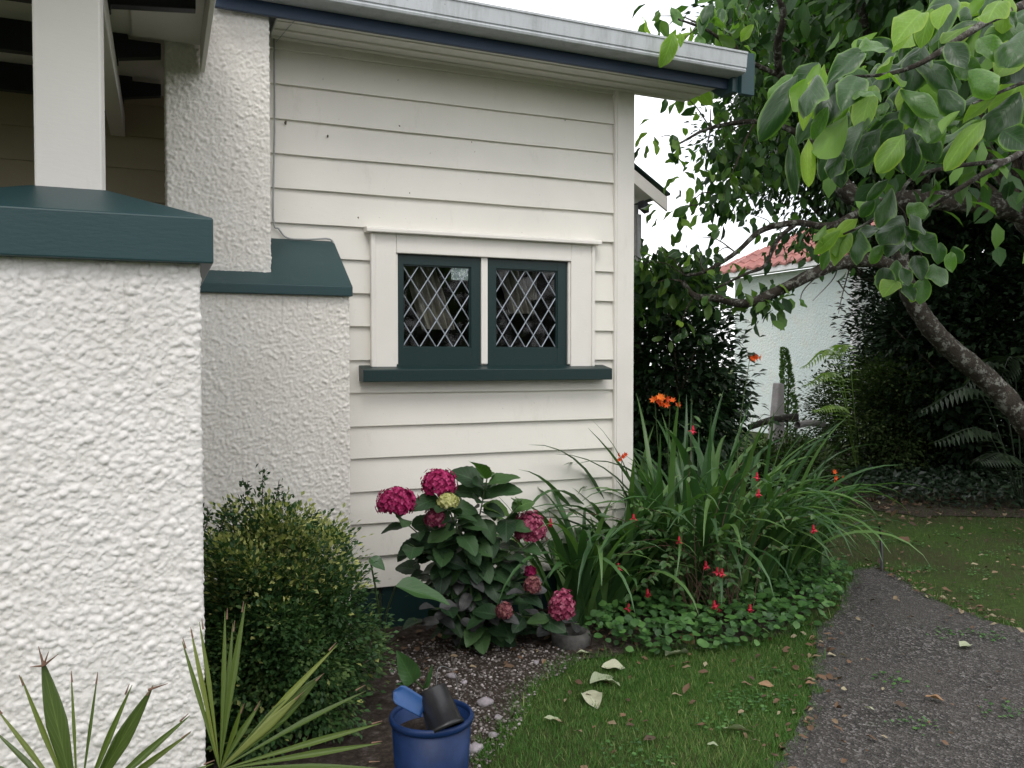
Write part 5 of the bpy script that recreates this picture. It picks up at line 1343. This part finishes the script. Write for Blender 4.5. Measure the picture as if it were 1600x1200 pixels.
a = n.nodes.new('ShaderNodeAttribute'); a.attribute_name = 'tint'
bsdf(n, out, ramp(n, a.outputs['Fac'], [(0, (0.06, 0.05, 0.042)), (.75, (0.19, 0.165, 0.155)), (1, (0.40, 0.36, 0.36))]), .85, None, .3)
tag(mk('gravel', bt_.mesh('gravel'), m), 'loose gravel and grit over the soil beside the blue pot', 'gravel', kind='stuff')

# fallen leaves
FALL = m_leaf('fallen_pale_leaf', (0.26, 0.30, 0.19), (0.34, 0.37, 0.24), (0.42, 0.42, 0.30), .6, .1, .25, obj_random=True)
FALL_B = m_leaf('fallen_brown_leaf', (0.12, 0.06, 0.03), (0.20, 0.11, 0.055), (0.28, 0.17, 0.09), .7, .05, .2, obj_random=True)
FLT = [leaf_template(10, 2, .20 + .03 * i, .48, .30, .12, -.1, .22, .85, seed=80 + i) for i in range(4)]
FP, FBm = leafset('fallen_leaf', FLT, FALL), leafset('brown_fallen_leaf', FLT, FALL_B)
falls = [(1130, 1138, 1175, 1138, 0, 'large pale curled leaf in the middle of the front lawn'), (1350, 1104, 1367, 1108, 0, 'pale leaf lying alone on the near part of the path'), (922, 1068, 958, 1052, 0, 'pale pointed leaf on the grass right of the hydrangea'), (945, 1062, 968, 1068, 0, 'pale leaf crossed with another on the left of the lawn'), (918, 1080, 932, 1100, 0, 'crumpled pale leaf below the crossed leaves on the lawn'), (850, 1122, 875, 1124, 0, 'pale oval leaf on the lawn near the stones'), (1105, 1163, 1122, 1163, 0, 'small grey leaf near the bottom of the lawn'), (1040, 1025, 1072, 1015, 0, 'long pale leaf at the edge of the ground cover'), (940, 1042, 975, 1040, 0, 'pale fern-like leaf on the grass beside the soil'), (1062, 990, 1082, 1004, 1, 'brown leaf resting on the ground cover'), (1258, 1068, 1276, 1066, 1, 'orange brown leaf where lawn meets path'), (1252, 1125, 1265, 1130, 1, 'red brown leaf at the lower path edge'), (1500, 1010, 1516, 1004, 0, 'pale leaf on the far right of the path'), (1445, 1088, 1475, 1092, 1, 'brown curled leaf in the middle of the path'), (1185, 1068, 1208, 1070, 1, 'flat brown leaf on the lawn left of the path'), (1402, 840, 1420, 845, 1, 'tan leaf on the far lawn under the magnolia'), (900, 1020, 925, 1018, 0, 'pale green leaf on the soil by the round planter')]
for (px, py, tx, ty, br, lab) in falls:
    p, q = onG(px, py, .025), onG(tx, ty, .025)
    o = leaf_obj('fallen_leaf', random.choice(FBm if br else FP), None, p, q - p, (rng.normal() * .3, rng.normal() * .3 - .2, 1), np.linalg.norm(q - p) * 1.1)
    tag(o, lab, 'leaf', 'fallen leaves')
LIT = m_leaf('leaf_litter', (0.06, 0.035, 0.02), (0.16, 0.09, 0.05), (0.32, 0.28, 0.18), .7, .05, 0.0)
LP = []
for poly, k in (([(1.0, 2.3), (2.3, 2.2), (3.3, 3.6), (1.6, 3.7)], 110), ([(2.2, 2.3), (4.2, 2.3), (4.3, 4.3), (3.2, 3.5)], 50), ([(4.3, 3.4), (5.6, 3.2), (9.5, 6.5), (6.4, 6.6), (4.4, 4.8)], 420), ([(6.2, 6.2), (9.5, 6.3), (9.6, 7.0), (6.4, 6.9)], 420), ([(1.0, 3.6), (2.4, 3.7), (2.3, 4.3), (1.0, 4.3)], 160)):
    LP.append(fill(np.array(poly), k))
_e = np.array(jag(PATH[:7], 0.03, 30)); _e = _e[_e[:, 1] > 2.3]; LP.append(_e[rng.integers(0, len(_e), 75)] + rng.normal(size=(75, 2)) * .07)
_e2 = np.array(jag(PATH[9:15], 0.03, 30)); LP.append(_e2[rng.integers(0, len(_e2), 120)] + rng.normal(size=(120, 2)) * .04)
LP = np.vstack(LP); k = len(LP); b = Bag()
scatter(b, leaf_template(3, 1, .25, .5, .3, .1, 0, .4), np.column_stack([LP, np.full(k, .022)]), unit(k) * np.array([1, 1, .2]), np.array([0, 0, 1.]) + unit(k) * .5, rng.uniform(.015, .055, k) * np.where(LP[:, 1] > 5.5, 1.6, 1), rng.random(k))
tag(mk('leaf_litter', b.mesh('leaf_litter'), LIT), 'scattered small dead leaves over lawn, path and soil', 'leaf litter', kind='stuff')

# ------------------------------------------------------------------ pots
def lathe(name, prof, seg, mat, parent=None, loc=(0, 0, 0)):
    V, Q = [], []
    for (r_, z) in prof:
        for i in range(seg): V.append((r_ * math.cos(2 * math.pi * i / seg), r_ * math.sin(2 * math.pi * i / seg), z))
    for j in range(len(prof) - 1):
        for i in range(seg): Q.append((j * seg + i, j * seg + (i + 1) % seg, (j + 1) * seg + (i + 1) % seg, (j + 1) * seg + i))
    return mk(name, np_mesh(name, V, Q), mat, parent, loc)
BLUE = m_plain('blue_plastic', (0.005, 0.022, 0.085), 0.5, 0.25, 14, 0.1, 0.3)
BLUE_L = m_plain('light_blue_plastic', (0.012, 0.062, 0.20), 0.5, 0.15, 10, 0.05)
BLACK = m_plain('black_plastic', (0.012, 0.012, 0.014), 0.35, 0.2, 15, 0.1)
pc = (0.808, 2.66, 0.012)
pot = empty('plant_pot', pc); tag(pot, 'large blue plastic plant pot standing beside the box shrub', 'pot')
lathe('pot_body', [(0.001, 0.0), (0.112, 0.0), (0.116, 0.01), (0.131, 0.262), (0.126, 0.262), (0.112, 0.02), (0.001, 0.02)], 48, BLUE, pot)
lathe('rim', [(0.1315, 0.250), (0.137, 0.254), (0.139, 0.266), (0.135, 0.275), (0.128, 0.275), (0.1255, 0.266), (0.1262, 0.250)], 48, BLUE, pot)
lathe('potting_soil', [(0.001, 0.222), (0.06, 0.226), (0.10, 0.220), (0.1255, 0.212)], 32, M_SOIL, pot)
bp_ = empty('nursery_pot', tuple(A(686, 1108, 2.74))); tag(bp_, 'small black nursery pot tipped over inside the blue pot', 'pot')
bp_.rotation_euler = (R(-32), R(-14), 0); bp_.scale = (1.12, 1.12, 1.12)
lathe('pot_wall', [(0.001, 0.060), (0.040, 0.060), (0.043, 0.056), (0.052, -0.045), (0.055, -0.045), (0.055, -0.058), (0.050, -0.058), (0.040, 0.052), (0.001, 0.054)], 32, BLACK, bp_)
hc = A(690, 1080, 2.74); o_ = np.array(bp_.location)
hd = empty('wire_handle', tuple(hc)); 
bpy.data.objects.remove(hd)
wire = tube('wire_hanger', [A(682, 1088, 2.73), A(684, 1046, 2.75), A(698, 1043, 2.78), A(712, 1056, 2.80), A(716, 1090, 2.80)], 0.0014, 0.0014, m_plain('grey_wire', (.12, .125, .13), .4), None, 6, 26)
tag(wire, 'bent grey wire hanger standing up behind the black nursery pot', 'wire')
# blue scoop
nu, nv = 8, 10; V, Q = [], []
a0, e0 = A(662, 1108, 2.72), A(616, 1080, 2.70); ax = e0 - a0; L = np.linalg.norm(ax); ax /= L
vw = -ray(640, 1094) + np.array([0, 0, .3]); sdv = np.cross(vw, ax); sdv /= np.linalg.norm(sdv); nv_ = np.cross(ax, sdv)
for j in range(nv + 1):
    t = j / nv; w_ = 0.030 * (0.95 + .15 * t) * (1 if t < .75 else math.sqrt(max(0.02, 1 - ((t - .75) / .25) ** 2)))
    for i in range(nu + 1):
        s = i / nu * 2 - 1; V.append(a0 + ax * L * t + sdv * s * w_ + nv_ * (.008 * s * s - .012 * t * t) - a0)
for j in range(nv):
    for i in range(nu): Q.append((j * (nu + 1) + i, j * (nu + 1) + i + 1, (j + 1) * (nu + 1) + i + 1, (j + 1) * (nu + 1) + i))
sc_ = mk('scoop_blade', np_mesh('scoop_blade', V, Q), BLUE_L, None, (0, 0, 0))
sm_ = sc_.modifiers.new('thick', 'SOLIDIFY'); sm_.thickness = 0.003
scoop = empty('garden_scoop', tuple(a0)); tag(scoop, 'bright blue plastic scoop leaning over the left rim of the blue pot', 'scoop')
sc_.parent = scoop
tube('scoop_handle', [(0, 0, 0), tuple(-ax * 0.05 - np.array([0, 0, .01])), tuple(-ax * .08 - np.array([0, 0, .035]))], .009, .008, BLUE, scoop, 10, 8)
# round concrete planter half hidden by the hydrangea
CONC = m_plain('old_concrete', (0.075, 0.072, 0.068), .9, .3, 30, .6)
q = onG(905, 1018)
pl = lathe('round_planter', [(.001, 0.0), (.085, 0.0), (.098, .02), (.102, .075), (.094, .095), (.080, .098), (.070, .088), (.066, .03), (.001, .03)], 28, CONC, None, (q[0], q[1] + .09, -.02))
tag(pl, 'small weathered round concrete planter at the right foot of the hydrangea', 'planter')

# ------------------------------------------------------------------ far corner of the garden
WOOD = m_bark('grey_wood', (0.26, 0.24, 0.24), (0.46, 0.43, 0.44), (0.45, .44, .42), .3, 6)
q = A(1213, 660, 10.2)
pst = empty('fence_post', (q[0], q[1], 0)); tag(pst, 'weathered grey wooden post in front of the pale wall', 'post')
hz_ = A(1213, 598, 10.2)[2]
prism_y('post_timber', [(-.08, 0), (.085, 0), (.08, .6), (.065, hz_ - .02), (.03, hz_), (-.01, hz_ - .005), (-.03, hz_ - .2), (-.08, .5)], -.06, .06, WOOD, pst, .01)
def log(label, a_, b2, r0, r1, nm='log', mt=WOOD):
    a_, b2 = np.array(a_), np.array(b2); bs_ = a_ * np.array([1, 1, 1])
    o = tube(nm, [np.zeros(3), (b2 - a_) * .5 + np.array([0, 0, .03]), b2 - a_], r0, r1, mt, None, 9, 12, .05)
    o.location = tuple(a_); tag(o, label, 'log')
log('grey log lying right of the wooden post', A(1246, 664, 10.0), A(1292, 666, 10.3), .045, .035)
log('dark curved branch lying across the foot of the post', A(1170, 668, 9.8), A(1245, 652, 9.9), .035, .05, 'fallen_branch', m_bark('dark_wood', (.02, .018, .016), (.05, .045, .04)))
# slim conifer against the wall
q = A(1228, 640, 11.0)
cn = empty('slim_conifer', (q[0], q[1], 0)); tag(cn, 'slim upright climbing shrub against the pale wall behind the post', 'shrub')
hz_ = A(1228, 545, 11.0)[2]; kk = 1500
t = rng.random(kk); rr = .13 * (1 - t) ** .6 * np.sqrt(rng.random(kk)) + .01; a_ = rng.uniform(0, 6.28, kk)
P3 = np.column_stack([np.cos(a_) * rr + .05 * np.sin(t * 4), np.sin(a_) * rr, .1 + t * (hz_ - .1)])
b = Bag(); scatter(b, SIMPLE, P3, np.column_stack([np.cos(a_), np.sin(a_), np.full(kk, .8)]), unit(kk), .05, .3 + rng.random(kk) * .6)
tag(mk('crown', b.mesh('crown'), m_leaf('climber_leaf', (.04, .08, .03), (.08, .15, .05), (.16, .26, .09), .6, .3, 0, spec=.2), cn), kind='stuff'); tube('trunk', [(0, 0, 0), (.03, 0, hz_ * .5), (.04, 0, hz_ * .9)], .02, .006, TWIG, cn, 6)
# pale fronds
FROND = m_leaf('frond_leaf', (0.14, 0.24, 0.05), (0.22, 0.34, 0.08), (0.30, 0.42, .12), .4, .3, 0)
DFROND = m_leaf('dark_frond_leaf', (0.016, 0.028, 0.014), (0.03, 0.048, 0.024), (0.05, 0.075, .04), .4, .15, 0)
NARROW = (SIMPLE[0] * np.array([.38, 1, 1]), SIMPLE[1], SIMPLE[2])
def fern(name, label, base, fronds, mat, leaf=.16, r=.008):
    r_ = empty(name, tuple(base)); tag(r_, label, 'fern')
    for (e, sag) in fronds:
        e = np.asarray(e); pts = spline([np.zeros(3), (e - base) * np.array([.45, .45, .75]) + np.array([0, 0, sag]), e - base], 26)
        b = Bag(); b.tube(pts, r, r * .3, 5, tint=.3)
        T = np.gradient(pts, axis=0)
        for i in range(7, 26):
            sd = np.cross(T[i], (0, 0, 1.)); sd /= np.linalg.norm(sd) + 1e-9
            L = leaf * (1 - abs((i - 14) / 16.)) * 1.1
            for sg in (-1, 1):
                scatter(b, NARROW, pts[i][None], (sd * sg + T[i] / (np.linalg.norm(T[i]) + 1e-9) * .6 + np.array([0, 0, -.45]))[None], np.array([[0, 0, 1.]]), np.array([L]), np.array([rng.random()]))
        mk('frond', b.mesh('frond'), mat, r_)
q = A(1345, 640, 10.0)
fern('tree_fern', 'pale green fern fronds reaching left across the pale wall', np.array([q[0], q[1], 0]), [(A(1256, 572, 9.8), .45), (A(1262, 600, 9.7), .35), (A(1300, 556, 9.8), .4), (A(1275, 640, 9.6), .2)], FROND, .20)
q = A(1600, 700, 8.2)
fern('dark_palm_fern', 'dark drooping fronds under the leaning magnolia trunk', np.array([q[0], q[1], 0]), [(A(1440, 640, 8.0), .4), (A(1460, 690, 7.9), .25), (A(1500, 610, 8.1), .5), (A(1560, 600, 8.0), .5), (A(1530, 720, 7.8), .15), (A(1640, 590, 8.0), .5), (A(1700, 640, 8.0), .4)], DFROND, .26)
# thin dead stake at the corner of the path
stk = tube('garden_stake', [onG(1378, 895) + np.array([0, 0, -.02]), A(1377, 850, 6.0), A(1374, 822, 6.0)], .012, .008, BLACK, None, 6, 8)
tag(stk, 'thin dark stake standing where the path narrows', 'stake')
